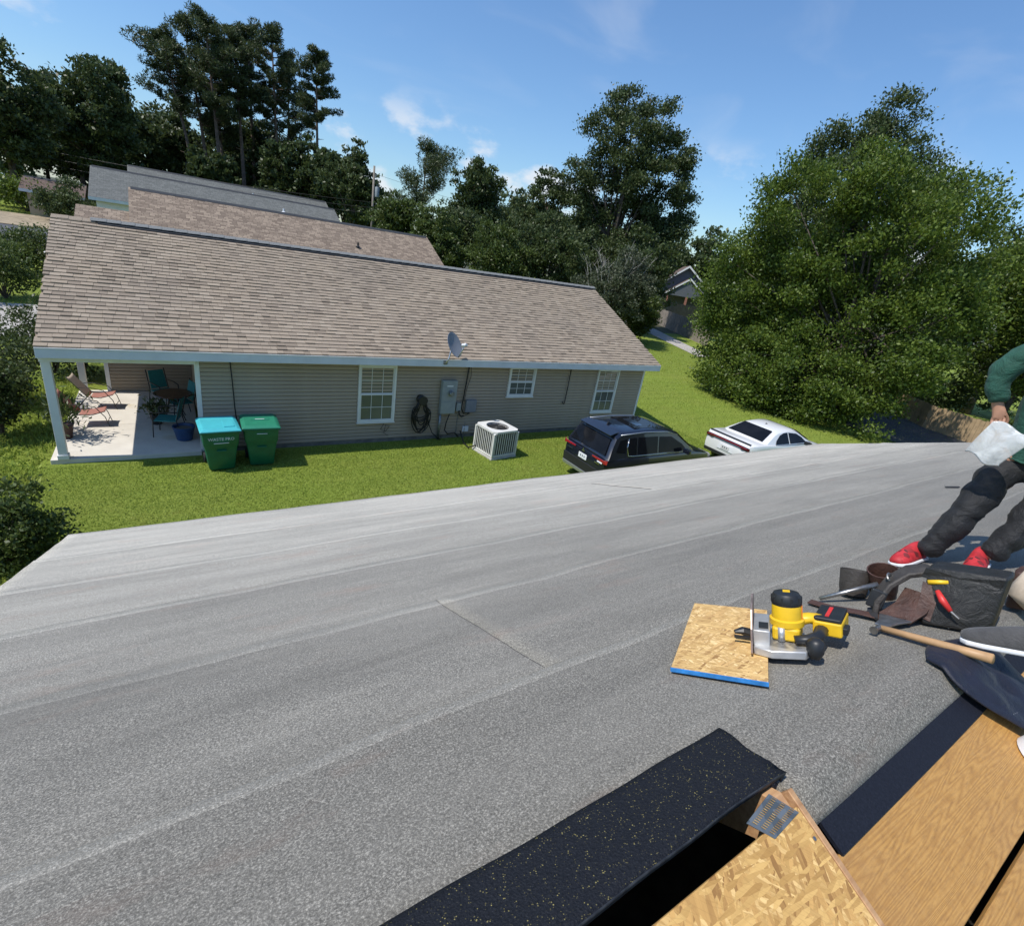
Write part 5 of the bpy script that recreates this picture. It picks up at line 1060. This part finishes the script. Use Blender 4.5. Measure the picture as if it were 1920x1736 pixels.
for i in range(3):   # dark figures worn off the plate
    mb = MB(); mb.b2((-.034, -.1+i*.08, .775), (-.0322, -.06+i*.08, .835)); mb.build('plate_figure', M['dish_grey'], suv)
sed_spec = dict(paint=M['paint_white'], w=1.9, body=[(0, .76, .42, .98), (.04, .85, .36, 1.035), (.14, .91, .3, 1.065), (.5, .94, .24, 1.07), (1.0, .95, .22, 1.06), (2.0, .945, .2, 1.0), (3.2, .945, .2, .985), (3.6, .94, .21, .97), (4.2, .93, .23, .9), (4.7, .88, .26, .8), (4.92, .78, .32, .7), (5.0, .6, .4, .62)],
  cz=.97, chw=.9, crw=.6, czr=1.46, cab=[(.72, 1.03), (.8, 1.07), (1.1, 1.21), (1.45, 1.36), (1.7, 1.425), (2.2, 1.46), (2.6, 1.45), (2.85, 1.4), (3.2, 1.24), (3.6, 1.06), (3.75, .99)],
  side_glass=[[(2.28, 1.03), (2.28, 1.365), (2.75, 1.32), (3.05, 1.2), (3.3, 1.03)], [(1.42, 1.04), (1.48, 1.14), (1.75, 1.3), (2.0, 1.36), (2.22, 1.37), (2.22, 1.03)]], trim=[([(1.4, 1.02), (2.2, 1.0), (3.3, 1.0)], .008, M['black_plastic'])], mirror=(3.05, 1.05), mirror_mat=M['black_plastic'], axles=(1.0, 4.05), wr=.35,
  panels=[('rear_window', [(.86, -.68, 1.11), (.86, .68, 1.11), (1.5, .54, 1.395), (1.5, -.54, 1.395)], (-.006, 0, .014), M['cglass']),
   ('deck_spoiler', [(.06, -.8, 1.055), (.06, .8, 1.055), (.12, .8, 1.075), (.12, -.8, 1.075)], (0, 0, .022), M['black_plastic']),
   ('tail_light', [(.012, -.86, .86), (-.02, -.6, .86), (-.02, -.52, .9), (-.02, .52, .9), (-.02, .6, .86), (.012, .86, .86), (.012, .86, .97), (-.02, .6, .985), (-.02, -.6, .985), (.012, -.86, .97)], (-.02, 0, 0), M['tail_dark']),
   ('plate_recess', [(-.012, -.32, .58), (-.012, .32, .58), (-.012, .25, .78), (-.012, -.25, .78)], (-.01, 0, 0), M['white_plain']),
   ('licence_plate', [(-.026, -.16, .62), (-.026, .16, .62), (-.026, .16, .75), (-.026, -.16, .75)], (-.01, 0, 0), M['ac_white']),
   ('diffuser', [(-.015, -.8, .36), (-.015, .8, .36), (-.015, .8, .47), (-.015, -.8, .47)], (.1, 0, 0), M['black_plastic']),
   ('windscreen', [(2.92, -.56, 1.385), (2.92, .56, 1.385), (3.62, .74, 1.065), (3.62, -.74, 1.065)], (.008, 0, .012), M['cglass'])])
sed, _ = car('parked_car', 'white sedan with wide dark tail light parked ahead of the black vehicle', (15.38, 9.42, 0), math.radians(-1), sed_spec)
mb = MB(); mb.prism([(1.9, 0, 1.455), (2.02, 0, 1.46), (1.92, 0, 1.5)], (0, .02, 0)); mb.build('antenna', M['black_plastic'], sed)
for i in range(3):
    mb = MB(); mb.b2((-.0385, -.1+i*.08, .66), (-.0365, -.05+i*.08, .72)); mb.build('plate_figure', M['dish_grey'], sed)
mb = MB(); mb.tube([(-.04, -.79, .925), (-.042, -.55, .945), (-.042, .55, .945), (-.04, .79, .925)], .012, 6); mb.build('light_strip', M['taillight'], sed)
van, _ = car('parked_car', 'white vehicle roof glimpsed beyond the bank at the far left', (-17.5, 84.5, gz(-15, 84)), math.radians(4), sed_spec)
# ------------------------------------------------------------------ things lying on the grey roof
def rp(x, y, dz=0.0): return Vector((x, y, 4.68-T22*y+dz))
SURF = 0.034     # top of the membrane above the structural plane
def frame(origin, ydir):
    """object matrix with Z along the roof normal and Y along ydir in the roof plane"""
    y = Vector((ydir[0], ydir[1], -T22*ydir[1])).normalized(); x = y.cross(NRM).normalized()
    m = Matrix((x, y, NRM)).transposed().to_4x4(); m.translation = origin; return m
# strand board offcut
oc = thing('board_offcut', 'pale strand board offcut with a blue painted edge', 'board'); oc.matrix_world = frame(roof_pt(1.275, .699, SURF), (.564, .313))
mb = MB(); mb.b2((0, 0.006, 0), (.286, .645, .011)); mb.build('board', M['osb_pale'], oc, bevel=.001, seg=1)
mb = MB(); mb.b2((-.001, -.001, -.0005), (.287, .0055, .0113)); mb.build('painted_edge', M['blue_edge'], oc)
# circular saw lying on its blade guard, motor upright
sw = thing('circular_saw', 'yellow and black cordless circular saw beside the pale board', 'power saw'); sw.matrix_world = frame(roof_pt(1.535, .585, SURF+.012), (.875, .485)) @ Matrix.Diagonal((1.0, 1.0, 0.78, 1.0))
mb = MB(); mb.prism([(-.004, .0, .02), (-.004, .02, 0), (-.004, .27, 0), (-.004, .31, .03), (-.004, .3, .16), (-.004, .2, .2), (-.004, .05, .19), (-.004, .01, .12)], (.006, 0, 0)); mb.build('base_shoe', M['rusty_steel'], sw, bevel=.001, seg=1)
mb = MB(); mb.prism([(.004, .03, .001), (.06, .01, .001), (.16, .035, .001), (.19, .11, .001), (.17, .2, .001), (.1, .235, .001), (.01, .24, .001)], (0, 0, .035)); mb.lathe([(.03, .036), (.085, .036), (.092, .03), (.092, .02)], (.1, .125, 0), 24)
mb.b2((.002, .05, .03), (.055, .22, .1)); g = mb.build('blade_guard', M['alu'], sw, bevel=.004, auto=35)
mb = MB(); mb.b2((.02, .07, .1), (.05, .12, .106)); mb.build('guard_label', M['black_plastic'], sw)
mb = MB(); mb.lathe([(.078, .0), (.08, .001), (.08, .0025), (.078, .003)], (.1, .125, -.004), 36); mb.build('blade', M['steel'], sw)
mb = MB(); mb.loft([[(.06+a_, .1+b, z) for a_, b in ((0, 0), (.085, -.01), (.1, .09), (.01, .1))] for z in (.04, .1)]); mb.build('gear_housing', M['yellow'], sw, bevel=.01)
mb = MB(); mb.lathe([(.05, .095), (.054, .1), (.054, .125), (.047, .13), (.046, .19), (.043, .2)], (.108, .145, 0), 24); mt = mb.build('motor_housing', M['yellow'], sw, auto=30)
mb = MB(); mb.lathe([(.046, .19), (.048, .195), (.047, .225), (.04, .24), (.02, .246), (0, .247)], (.108, .145, 0), 24); cp = mb.build('motor_cap', M['black_plastic'], sw, auto=30)
for k in range(10):
    a_ = k*PI/5; mb = MB(); mb.box((.108+.0455*math.cos(a_), .145+.0455*math.sin(a_), .215), (.006, .007, .03), Matrix.Rotation(a_, 3, 'Z')); mb.build('cap_rib', M['black_plastic'], cp, bevel=.001, seg=1)
mb = MB(); mb.box((.108, .145, .2475), (.022, .022, .002)); mb.build('cap_label', M['yellow'], cp)
mb = MB(); mb.b2((.15, .132, .12), (.156, .158, .19)); mb.build('side_label', M['orange'], mt)
mb = MB(); mb.tube([(.13, .08, .06), (.17, .09, .065), (.2, .12, .07), (.215, .18, .07)], [.018, .02, .02, .022], 10); mb.build('handle', M['black_plastic'], sw, smooth=True)
mb = MB(); mb.tube([(.13, .2, .09), (.18, .22, .1), (.23, .23, .09)], [.028, .024, .03], 10); mb.build('handle_bridge', M['yellow'], sw, smooth=True)
mb = MB(); mb.tube([(.185, .055, .005), (.186, .055, .03), (.188, .056, .075), (.188, .056, .09)], [.016, .026, .026, .012], 14); mb.build('front_knob', M['black_plastic'], sw, smooth=True)
mb = MB(); mb.box((.25, .26, .07), (.09, .15, .065), Matrix.Rotation(-.25, 3, 'Z')); bt = mb.build('battery', M['yellow'], sw, bevel=.008)
mb = MB(); mb.box((.25, .26, .11), (.084, .145, .02), Matrix.Rotation(-.25, 3, 'Z')); mb.build('battery_top', M['black_plastic'], bt, bevel=.006)
mb = MB(); mb.box((.285, .215, .066), (.03, .05, .03), Matrix.Rotation(-.25, 3, 'Z')); mb.build('battery_latch', M['black_plastic'], bt, bevel=.004)
mb = MB(); mb.box((.246, .258, .1215), (.012, .1, .003), Matrix.Rotation(-.25, 3, 'Z')); mb.build('battery_stripe', M['red'], bt)
mb = MB(); mb.tube([(-.004, .15, .03), (-.035, .14, .045), (-.06, .13, .04)], [.022, .018, .008], 8); mb.box((-.035, .11, .03), (.05, .01, .01)); mb.box((-.035, .16, .03), (.05, .01, .01)); mb.build('bevel_lever', M['black_plastic'], sw, smooth=False)
mb = MB(); mb.tube([(.09, .1, .04), (.09, .1, .1)], .012, 10); mb.build('depth_post', M['alu'], sw, smooth=True)
# tool belt
def ribbon(pts, w, side, th=.006):
    mb = MB(); L = []; n = len(pts)
    for i, p in enumerate(pts):
        p = Vector(p); s = Vector(side[i] if isinstance(side, list) else side).normalized()*(w/2); t = (Vector(pts[min(i+1, n-1)])-Vector(pts[max(i-1, 0)])).normalized(); q = s.cross(t).normalized()*th/2
        L.append([p-s-q, p+s-q, p+s+q, p-s+q])
    mb.loft(L); return mb
tb_ = thing('tool_belt', 'worn leather tool belt with pouches sprawled on the grey roof', 'tool belt', rp(2.35, .45, SURF)); B0 = tb_.location
def sub(mb): mb.v = [tuple(Vector(v)-B0) for v in mb.v]; return mb
def pouch(c0, c1, z0, z1, bulge=1.06):
    R_ = []
    for f in (0, .06, .35, .75, .96, 1.0):
        k = (1.0 if f in (0, 1.0) else bulge)*(.97 if f == 0 else 1)
        ring = []; A = [Vector((*a_, 0)).lerp(Vector((*b, 0)), f) for a_, b in zip(c0, c1)]; ce = sum(A, Vector())/4
        for i in range(4):
            p, q = A[i], A[(i+1) % 4]
            for u in (0.06, .5, .94):
                v = p.lerp(q, u); o_ = 1.0 if u != .5 else 1.05; v = ce+(v-ce)*k*o_; zz = rp(v.x, v.y).z if f == 0 else None
                ring.append(Vector((v.x, v.y, 4.68-T22*v.y+z0+(z1-z0)*f)))
        R_.append(ring)
    mb = MB(); mb.loft(R_); return mb
c0 = [(2.28, .40), (2.33, .235), (2.44, .25), (2.39, .42)]; c1 = [(2.355, .47), (2.365, .275), (2.48, .28), (2.47, .48)]
sub(pouch(c0, c1, SURF+.002, SURF+.225)).build('large_pouch', M['leather_black'], tb_, bevel=.006, auto=40)
sub(ribbon([rp(2.345, .478, .235), rp(2.35, .38, .215), rp(2.36, .27, .23)], .04, (0, 0, 1), .01)).build('pouch_rim', M['leather_black'], tb_)
sub(ribbon([rp(2.335, .44, .19), rp(2.31, .42, .13), rp(2.285, .405, .06)], .05, (-.2, 1, 0), .012)).build('hammer_loop', M['leather_brown'], tb_)
mb = MB(); mb.lathe([(.048, 0), (.055, .03), (.058, .11), (.054, .11), (.05, .03), (.0, .02)], (0, 0, 0), 18, closed=False); m_ = Matrix.Rotation(-.35, 3, 'X') @ Matrix.Rotation(.2, 3, 'Y'); mb.v = [tuple(m_ @ Vector(v)+rp(2.44, .68, SURF+.004)) for v in mb.v]; sub(mb).build('round_pouch', M['leather_grey'], tb_, auto=40)
mb = MB(); mb.lathe([(.045, 0), (.052, .03), (.06, .13), (.055, .13), (.047, .03), (.0, .02)], (0, 0, 0), 18, closed=False); m_ = Matrix.Rotation(-.25, 3, 'X') @ Matrix.Rotation(-.3, 3, 'Y'); mb.v = [tuple(m_ @ Vector(v)+rp(2.52, .6, SURF+.004)) for v in mb.v]; sub(mb).build('round_pouch', M['leather_brown'], tb_, auto=40)
arch = [rp(2.28, .545, SURF+.01), rp(2.29, .56, .1), rp(2.33, .555, .17), rp(2.38, .53, .215), rp(2.42, .49, .225), rp(2.44, .45, .2)]
sub(ribbon(arch, .085, (1, .55, 0), .022)).build('padded_belt', M['leather_grey'], tb_, bevel=.006, auto=50)
mb = MB(); mb.box(rp(2.268, .553, .105), (.018, .055, .075), Matrix.Rotation(.5, 3, 'Z') @ Matrix.Rotation(.2, 3, 'Y')); sub(mb).build('buckle', M['black_plastic'], tb_, bevel=.005)
mb = MB(); mb.tube([rp(2.33+.022*math.cos(a_), .56+.012*math.sin(a_), .19+.016*math.sin(a_)) for a_ in [2*PI*k/14 for k in range(15)]], .004, 6); sub(mb).build('ring', M['steel'], tb_)
sub(ribbon([rp(2.22, .75, .04), rp(2.205, .67, .042), rp(2.21, .57, .05), rp(2.22, .5, .046), rp(2.27, .43, .06)], .045, (1, .1, 0), .006)).build('strap_tail', M['leather_brown'], tb_, bevel=.002)
sub(ribbon([rp(2.24, .47, .045), rp(2.29, .45, .09), rp(2.36, .46, .14)], .11, (.2, 1, -.3), .008)).build('leather_flap', M['leather_brown'], tb_, bevel=.002)
sub(ribbon([rp(2.2, .52, .045), rp(2.26, .545, .05), rp(2.3, .53, .05)], .05, (.5, 1, -.4), .01)).build('belt_end', M['iron'], tb_)
def stick(name, label, cat, a_, b, r0_, r1, mat, n=8):
    a_, b = Vector(a_), Vector(b); mb = MB(); mb.tube([a_-a_, (b-a_)*.5, b-a_], [r0_, (r0_+r1)/2, r1], n); return tag(mb.build(name, mat, smooth=True, loc=a_), label, cat)
stick('pry_bar', 'flat steel pry bar leaning on the left belt pouch', 'pry bar', rp(2.27, .735, .045), rp(2.42, .61, .12), .008, .012, M['steel'])
stick('marker', 'yellow marker sticking out of the large black pouch', 'marker', rp(2.33, .45, .2), rp(2.345, .4, .21), .009, .009, M['yellow'])
pq = thing('pliers', 'red handled pliers in the front loop of the large pouch', 'pliers', rp(2.31, .39, .12)); mb = MB(); mb.tube([(0, .02, .05), (-.015, -.01, .03), (-.02, -.045, .01)], [.008, .013, .008], 8); mb.build('handle', M['red'], pq, smooth=True); mb = MB(); mb.tube([(-.02, -.045, .01), (-.022, -.075, .0)], [.005, .003], 6); mb.build('jaw', M['steel'], pq)
stick('tape_tool', 'dark and yellow hand tool under the belt arch', 'tool', rp(2.35, .5, .07), rp(2.44, .42, .12), .018, .022, M['black_plastic'])
# roofing hammer
hm = thing('roofing_hammer', 'roofing hatchet with wooden handle and grey steel head', 'hammer', roof_pt(2.1, .45, SURF))
mb = MB(); a_ = Vector((.0, .0, .014)); b = roof_pt(2.075, .15, SURF+.016)-hm.location; mb.tube([a_, a_.lerp(b, .3), a_.lerp(b, .75), b], [.011, .012, .0145, .016], 10); mb.build('handle', M['handle_wood'], hm, smooth=True)
mb = MB(); u = (b-a_).normalized(); sdv = u.cross(NRM).normalized(); mb.prism([a_-u*.024-sdv*.01, a_+u*.02-sdv*.01, a_+u*.026-sdv*.07, a_+u*.045-sdv*.13, a_-u*.065-sdv*.13, a_-u*.034-sdv*.06], NRM*.008); mb.build('blade', M['steel'], hm, bevel=.002, seg=1)
mb = MB(); mb.tube([a_-sdv*.01, a_+sdv*.03, a_+sdv*.045], [.012, .01, .015], 10); mb.build('poll', M['steel'], hm)
# grey shoe, navy jacket, white pot
sh = thing('shoe', 'dark grey suede shoe with white trim at the ridge', 'shoe'); sh.matrix_world = frame(roof_pt(2.17, .03, SURF+.03), (-.2, 1))
def shoe_mesh(mat_u, mat_s, parent, L=.27, sc=1.0):
    R_ = []; S_ = []
    for (f, w, h) in ((0, .028, .075), (.05, .036, .085), (.3, .038, .085), (.5, .042, .07), (.75, .048, .05), (.92, .04, .035), (1.0, .018, .02)):
        y = f*L; R_.append([(w*math.cos(t_)*sc, y, .018+max(0, math.sin(t_))*h*sc) for t_ in [PI*k/10 for k in range(11)]]+[(-w*.9*sc, y, .012), (w*.9*sc, y, .012)])
        S_.append([(-w*1.08*sc, y*1.01-.003, 0), (w*1.08*sc, y*1.01-.003, 0), (w*1.1*sc, y*1.01-.003, .016), (-w*1.1*sc, y*1.01-.003, .016)])
    MB().loft(R_).build('upper', mat_u, parent, subsurf=1, smooth=True); MB().loft(S_).build('sole', mat_s, parent, bevel=.005)
shoe_mesh(M['suede'], M['white_plain'], sh, .23, .85)
jk = thing('jacket', 'navy jacket with white piping heaped on the ridge', 'jacket', roof_pt(2.02, .15, SURF))
def jf(u, v):
    x = 1.96+.36*u-.04*math.sin(v*3); y = .285-.30*v+.03*math.sin(u*5)
    if u < .25: y = y*(.55+1.8*u)+.285*(.45-1.8*u)
    z = (4.68-T22*y) if y > RYR else (ZR-T22*(RYR-y)); e = max(0, math.sin(PI*u))*max(0, math.sin(PI*v))
    return (x-jk.location.x, y-jk.location.y, z+.036+.014*e**.6+.007*math.sin(u*13+v*7)*e+.005*math.sin(v*23-u*6)*e+.003*math.sin(u*31)*e-jk.location.z)
q = link('cloth', grid_mesh('cloth', jf, 30, 30, M['navy']), jk); s_ = q.modifiers.new('t', 'SOLIDIFY'); s_.thickness = .006
for v0, nm in ((.8, 'piping'),):
    mb = MB(); mb.tube([Vector(jf(.08+.85*k/24, v0+.05*math.sin(k*.16)))+Vector((0, 0, .004)) for k in range(25)], .0025, 5); mb.build(nm, M['white_plain'], jk, smooth=True)
bk = thing('paint_pot', 'small white plastic pot standing on the plywood', 'pot'); bk.matrix_world = Matrix.Translation(opp_pt(2.02, -.02, .004)) @ Matrix.Rotation(math.radians(22), 4, 'X')
mb = MB(); mb.lathe([(.05, 0), (.055, .003), (.06, .11), (.064, .112), (.064, .12), (.056, .12), (.052, .01), (0, .008)], n=24); mb.build('pot', M['white_plain'], bk, auto=35)
# second pouch of the worker
p2 = thing('tool_pouch', 'brown leather tool pouch with orange handled tools at the right edge', 'tool pouch', rp(2.78, .2, SURF)); B0 = p2.location
sub(pouch([(2.7, .27), (2.72, .16), (2.82, .15), (2.8, .28)], [(2.72, .3), (2.74, .14), (2.86, .13), (2.84, .31)], SURF+.002, SURF+.16)).build('pouch', M['leather_brown'], p2, bevel=.006, auto=40)
for i, (dx, dy) in enumerate(((0, .04), (.02, 0), (-.01, -.03))):
    mb = MB(); mb.tube([(-.02+dx, dy, .13), (-.025+dx, dy+.01, .22)], [.012, .009], 8); mb.build('tool_handle', M['orange'] if i != 1 else M['yellow'], p2, smooth=True)
mb = MB(); mb.tube([(-.09, .05, .15), (-.1, .06, .06), (-.08, .0, .02)], [.03, .04, .03], 8); mb.build('rag', M['sling_tan'], p2, smooth=True)
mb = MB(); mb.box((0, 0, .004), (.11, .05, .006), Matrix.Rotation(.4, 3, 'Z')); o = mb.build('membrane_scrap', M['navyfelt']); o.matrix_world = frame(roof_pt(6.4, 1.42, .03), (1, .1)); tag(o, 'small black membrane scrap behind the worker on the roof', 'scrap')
# ------------------------------------------------------------------ the worker
from mathutils import noise as mnoise
def skin_obj(name, V, E, R, mat, parent, root=0, sub_=2, wrinkle=0.0, wsc=9.0, seed=1):
    me = bpy.data.meshes.new(name); me.from_pydata([tuple(v) for v in V], E, []); o = bpy.data.objects.new(name, me); COL.objects.link(o)
    o.modifiers.new('skin', 'SKIN').use_smooth_shade = True
    for i, d in enumerate(me.skin_vertices[0].data):
        r_ = R[i]; d.radius = (r_, r_) if isinstance(r_, (int, float)) else r_; d.use_root = (i == root)
    s_ = o.modifiers.new('s', 'SUBSURF'); s_.levels = sub_; s_.render_levels = sub_
    dg = bpy.context.evaluated_depsgraph_get(); dg.update(); m2 = bpy.data.meshes.new_from_object(o.evaluated_get(dg)); bpy.data.objects.remove(o)
    m2.name = name; m2.materials.clear(); m2.materials.append(mat)
    if wrinkle:
        n = len(m2.vertices); co = np.empty(n*3, np.float32); m2.vertices.foreach_get('co', co); co = co.reshape(-1, 3); no = np.array([v.normal[:] for v in m2.vertices])
        w = np.array([mnoise.fractal(Vector((c[0]*wsc*1.2+seed, c[1]*wsc*1.2, c[2]*wsc*2.6+c[0]*wsc)), 0.9, 2.2, 4) for c in co]); w = np.where(w > 0, w*1.2, w*2.0)-.3
        co = co+no*(w*wrinkle)[:, None]; m2.vertices.foreach_set('co', co.astype(np.float32).ravel())
    m2.polygons.foreach_set('use_smooth', np.ones(len(m2.polygons), bool)); m2.update(); return link(name, m2, parent)
W0 = rp(3.42, .58, SURF)
wk = thing('person', 'worker in a green shirt and black trousers holding a clear packet', 'person', W0)
def L_(*p): return Vector(p)-W0
J = dict(pel=(3.5, .54, 5.02), rh=(3.46, .63, 5.0), rk=(3.32, .635, 4.75), ra=(3.24, .70, 4.47), lh=(3.52, .44, 5.0), lk=(3.4, .44, 4.78), la=(3.3, .485, 4.57), wa=(3.5, .54, 5.2), ch=(3.45, .55, 5.45), nk=(3.42, .55, 5.66), hd=(3.38, .55, 5.8), ht=(3.38, .55, 5.9), rs=(3.41, .70, 5.6), re=(3.36, .805, 5.41), rw=(3.37, .745, 5.275), ls=(3.45, .4, 5.6), le=(3.44, .28, 5.38), lw=(3.32, .42, 5.22))
JJ = {k: L_(*v) for k, v in J.items()}
V = []; E = []; R_ = []; IDX = {}
def jn(k, r_, to=None, p=None):
    IDX[k] = len(V); V.append(JJ[k] if p is None else p); R_.append(r_)
    if to is not None: E.append((IDX[to], IDX[k]))
jn('pel', .11); jn('wa', .105, 'pel'); jn('ch', .12, 'wa'); jn('nk', .05, 'ch'); jn('hd', .085, 'nk'); jn('ht', .07, 'hd')
for s in 'rl':
    jn(s+'h', .055, 'pel'); jn(s+'k', .036, s+'h'); jn(s+'a', .028, s+'k'); jn(s+'s', .05, 'ch'); jn(s+'e', .036, s+'s'); jn(s+'w', .024, s+'e')
    d = (JJ[s+'w']-JJ[s+'e']).normalized(); pa = JJ[s+'w']+d*.035+Vector((-.005, 0, 0)); jn(s+'pa', (.03, .018), s+'w', pa)
    ax = Vector((0.25, -.95 if s == 'r' else .95, 0)); ax = (ax-d*ax.dot(d)).normalized()
    for f in range(4):
        k0 = pa+d*.03+ax*(-.021+.014*f); ln = (.055, .064, .06, .046)[f]; fw_ = Vector((.35, -.1, -.9)).normalized()
        jn(f'{s}f{f}a', .0085, s+'pa', k0); jn(f'{s}f{f}b', .0078, f'{s}f{f}a', k0+(d*.6+Vector((-.5, 0, -.2))).normalized()*ln*.4); jn(f'{s}f{f}c', .007, f'{s}f{f}b', k0+(d*.6+Vector((-.5, 0, -.2))).normalized()*ln*.4+fw_*ln*.5)
    jn(f'{s}ta', .0095, s+'pa', pa+ax*.026+d*.004); jn(f'{s}tb', .0085, f'{s}ta', pa+ax*.03+d*.035+Vector((.012, 0, 0))); jn(f'{s}tc', .0075, f'{s}tb', pa+ax*.02+d*.06+Vector((.014, 0, 0)))
skin_obj('body', V, E, R_, M['skin'], wk)
def chain(names, rad): return [JJ[n] for n in names], rad
SV = [JJ['wa']+Vector((0, 0, -.17)), JJ['wa'], JJ['ch'], JJ['nk']+Vector((0, 0, -.03)), JJ['rs'], JJ['rs'].lerp(JJ['re'], .5), JJ['re'], JJ['re'].lerp(JJ['rw'], .55), JJ['rw']+Vector((0, 0, .012)), JJ['ls'], JJ['le'], JJ['lw'].lerp(JJ['le'], .1)]
skin_obj('shirt', SV, [(0, 1), (1, 2), (2, 3), (2, 4), (4, 5), (5, 6), (6, 7), (7, 8), (2, 9), (9, 10), (10, 11)], [.15, .14, .15, .06, .075, .066, .062, .054, .046, .075, .06, .045], M['shirt'], wk, root=1, sub_=3, wrinkle=.011, wsc=5, seed=2)
PV = [JJ['pel'], JJ['pel']+Vector((0, 0, .08)), JJ['rh'], JJ['rh'].lerp(JJ['rk'], .5), JJ['rk'], JJ['rk'].lerp(JJ['ra'], .5), JJ['ra']+Vector((0, 0, -.005)), JJ['lh'], JJ['lk'], JJ['la']+Vector((0, 0, -.005))]
skin_obj('trousers', PV, [(0, 1), (0, 2), (2, 3), (3, 4), (4, 5), (5, 6), (0, 7), (7, 8), (8, 9)], [.112, .118, .094, .086, .074, .068, .06, .094, .076, .062], M['pants'], wk, root=0, sub_=3, wrinkle=.0085, wsc=5.0, seed=5)
for (ft, yd) in ((J['ra'], (-1, .12)), (J['la'], (-1, -.1))):
    e = bpy.data.objects.new('shoe', None); COL.objects.link(e); e.parent = wk
    a_ = roof_pt(ft[0]+.06, ft[1], SURF-.004); e.matrix_local = Matrix.Translation(-W0) @ frame(a_, yd)
    shoe_mesh(M['red_shoe'], M['white_plain'], e, .25)
mb = MB(); c = JJ['hd']+Vector((0, 0, .03)); mb.lathe([(.03, -.04), (.092, -.02), (.098, .03), (.085, .08), (.05, .115), (0, .125)], c+Vector((.015, 0, 0)), 20); mb.build('hair', M['hair'], wk, smooth=True)
mb = MB(); mb.tube([c+Vector((-.085, 0, -.02)), c+Vector((-.108, 0, -.05)), c+Vector((-.088, 0, -.06))], [.008, .014, .01], 8); mb.build('nose', M['skin'], wk, smooth=True)
for s in (-1, 1):
    mb = MB(); mb.lathe([(0, -.006), (.012, -.004), (.012, .004), (0, .006)], c+Vector((-.082, s*.032, -.012)), 10, Matrix.Rotation(PI/2, 3, 'Y')); mb.build('eye', M['iron'], wk)
    mb = MB(); mb.lathe([(0, -.01), (.026, -.006), (.022, .008), (0, .01)], c+Vector((0, s*.09, -.03)), 10, Matrix.Rotation(PI/2, 3, 'X')); mb.build('ear', M['skin'], wk, smooth=True)
mb = MB(); mb.tube([c+Vector((-.085, -.025, -.085)), c+Vector((-.094, 0, -.088)), c+Vector((-.085, .025, -.085))], .006, 6); mb.build('mouth', M['sling_rust'], wk)
# packet in the right hand
pk = thing('plastic_packet', 'clear plastic packet hanging from the worker\'s hand', 'packet', (3.2, .68, 5.08))
C4 = [Vector(q) for q in ((3.215, .70, 5.22), (3.21, .742, 5.05), (3.19, .60, 5.03), (3.2, .52, 5.21))]
def pkf(u, v):
    p = (C4[0].lerp(C4[1], v)).lerp(C4[3].lerp(C4[2], v), u); w = math.sin(u*6+v*2)*.006+math.sin(u*14-v*5)*.003
    return (p.x-3.2+w-.01*math.sin(PI*v), p.y-.68, p.z-5.08+.012*math.sin(u*7))
q = link('film', grid_mesh('film', pkf, 22, 22, M['plastic_bag']), pk); s_ = q.modifiers.new('t', 'SOLIDIFY'); s_.thickness = .006
mb = MB(); mb.tube([Vector(pkf(u/10, .99)) for u in range(11)], .004, 6); mb.build('seam', M['white_plain'], pk, smooth=True)
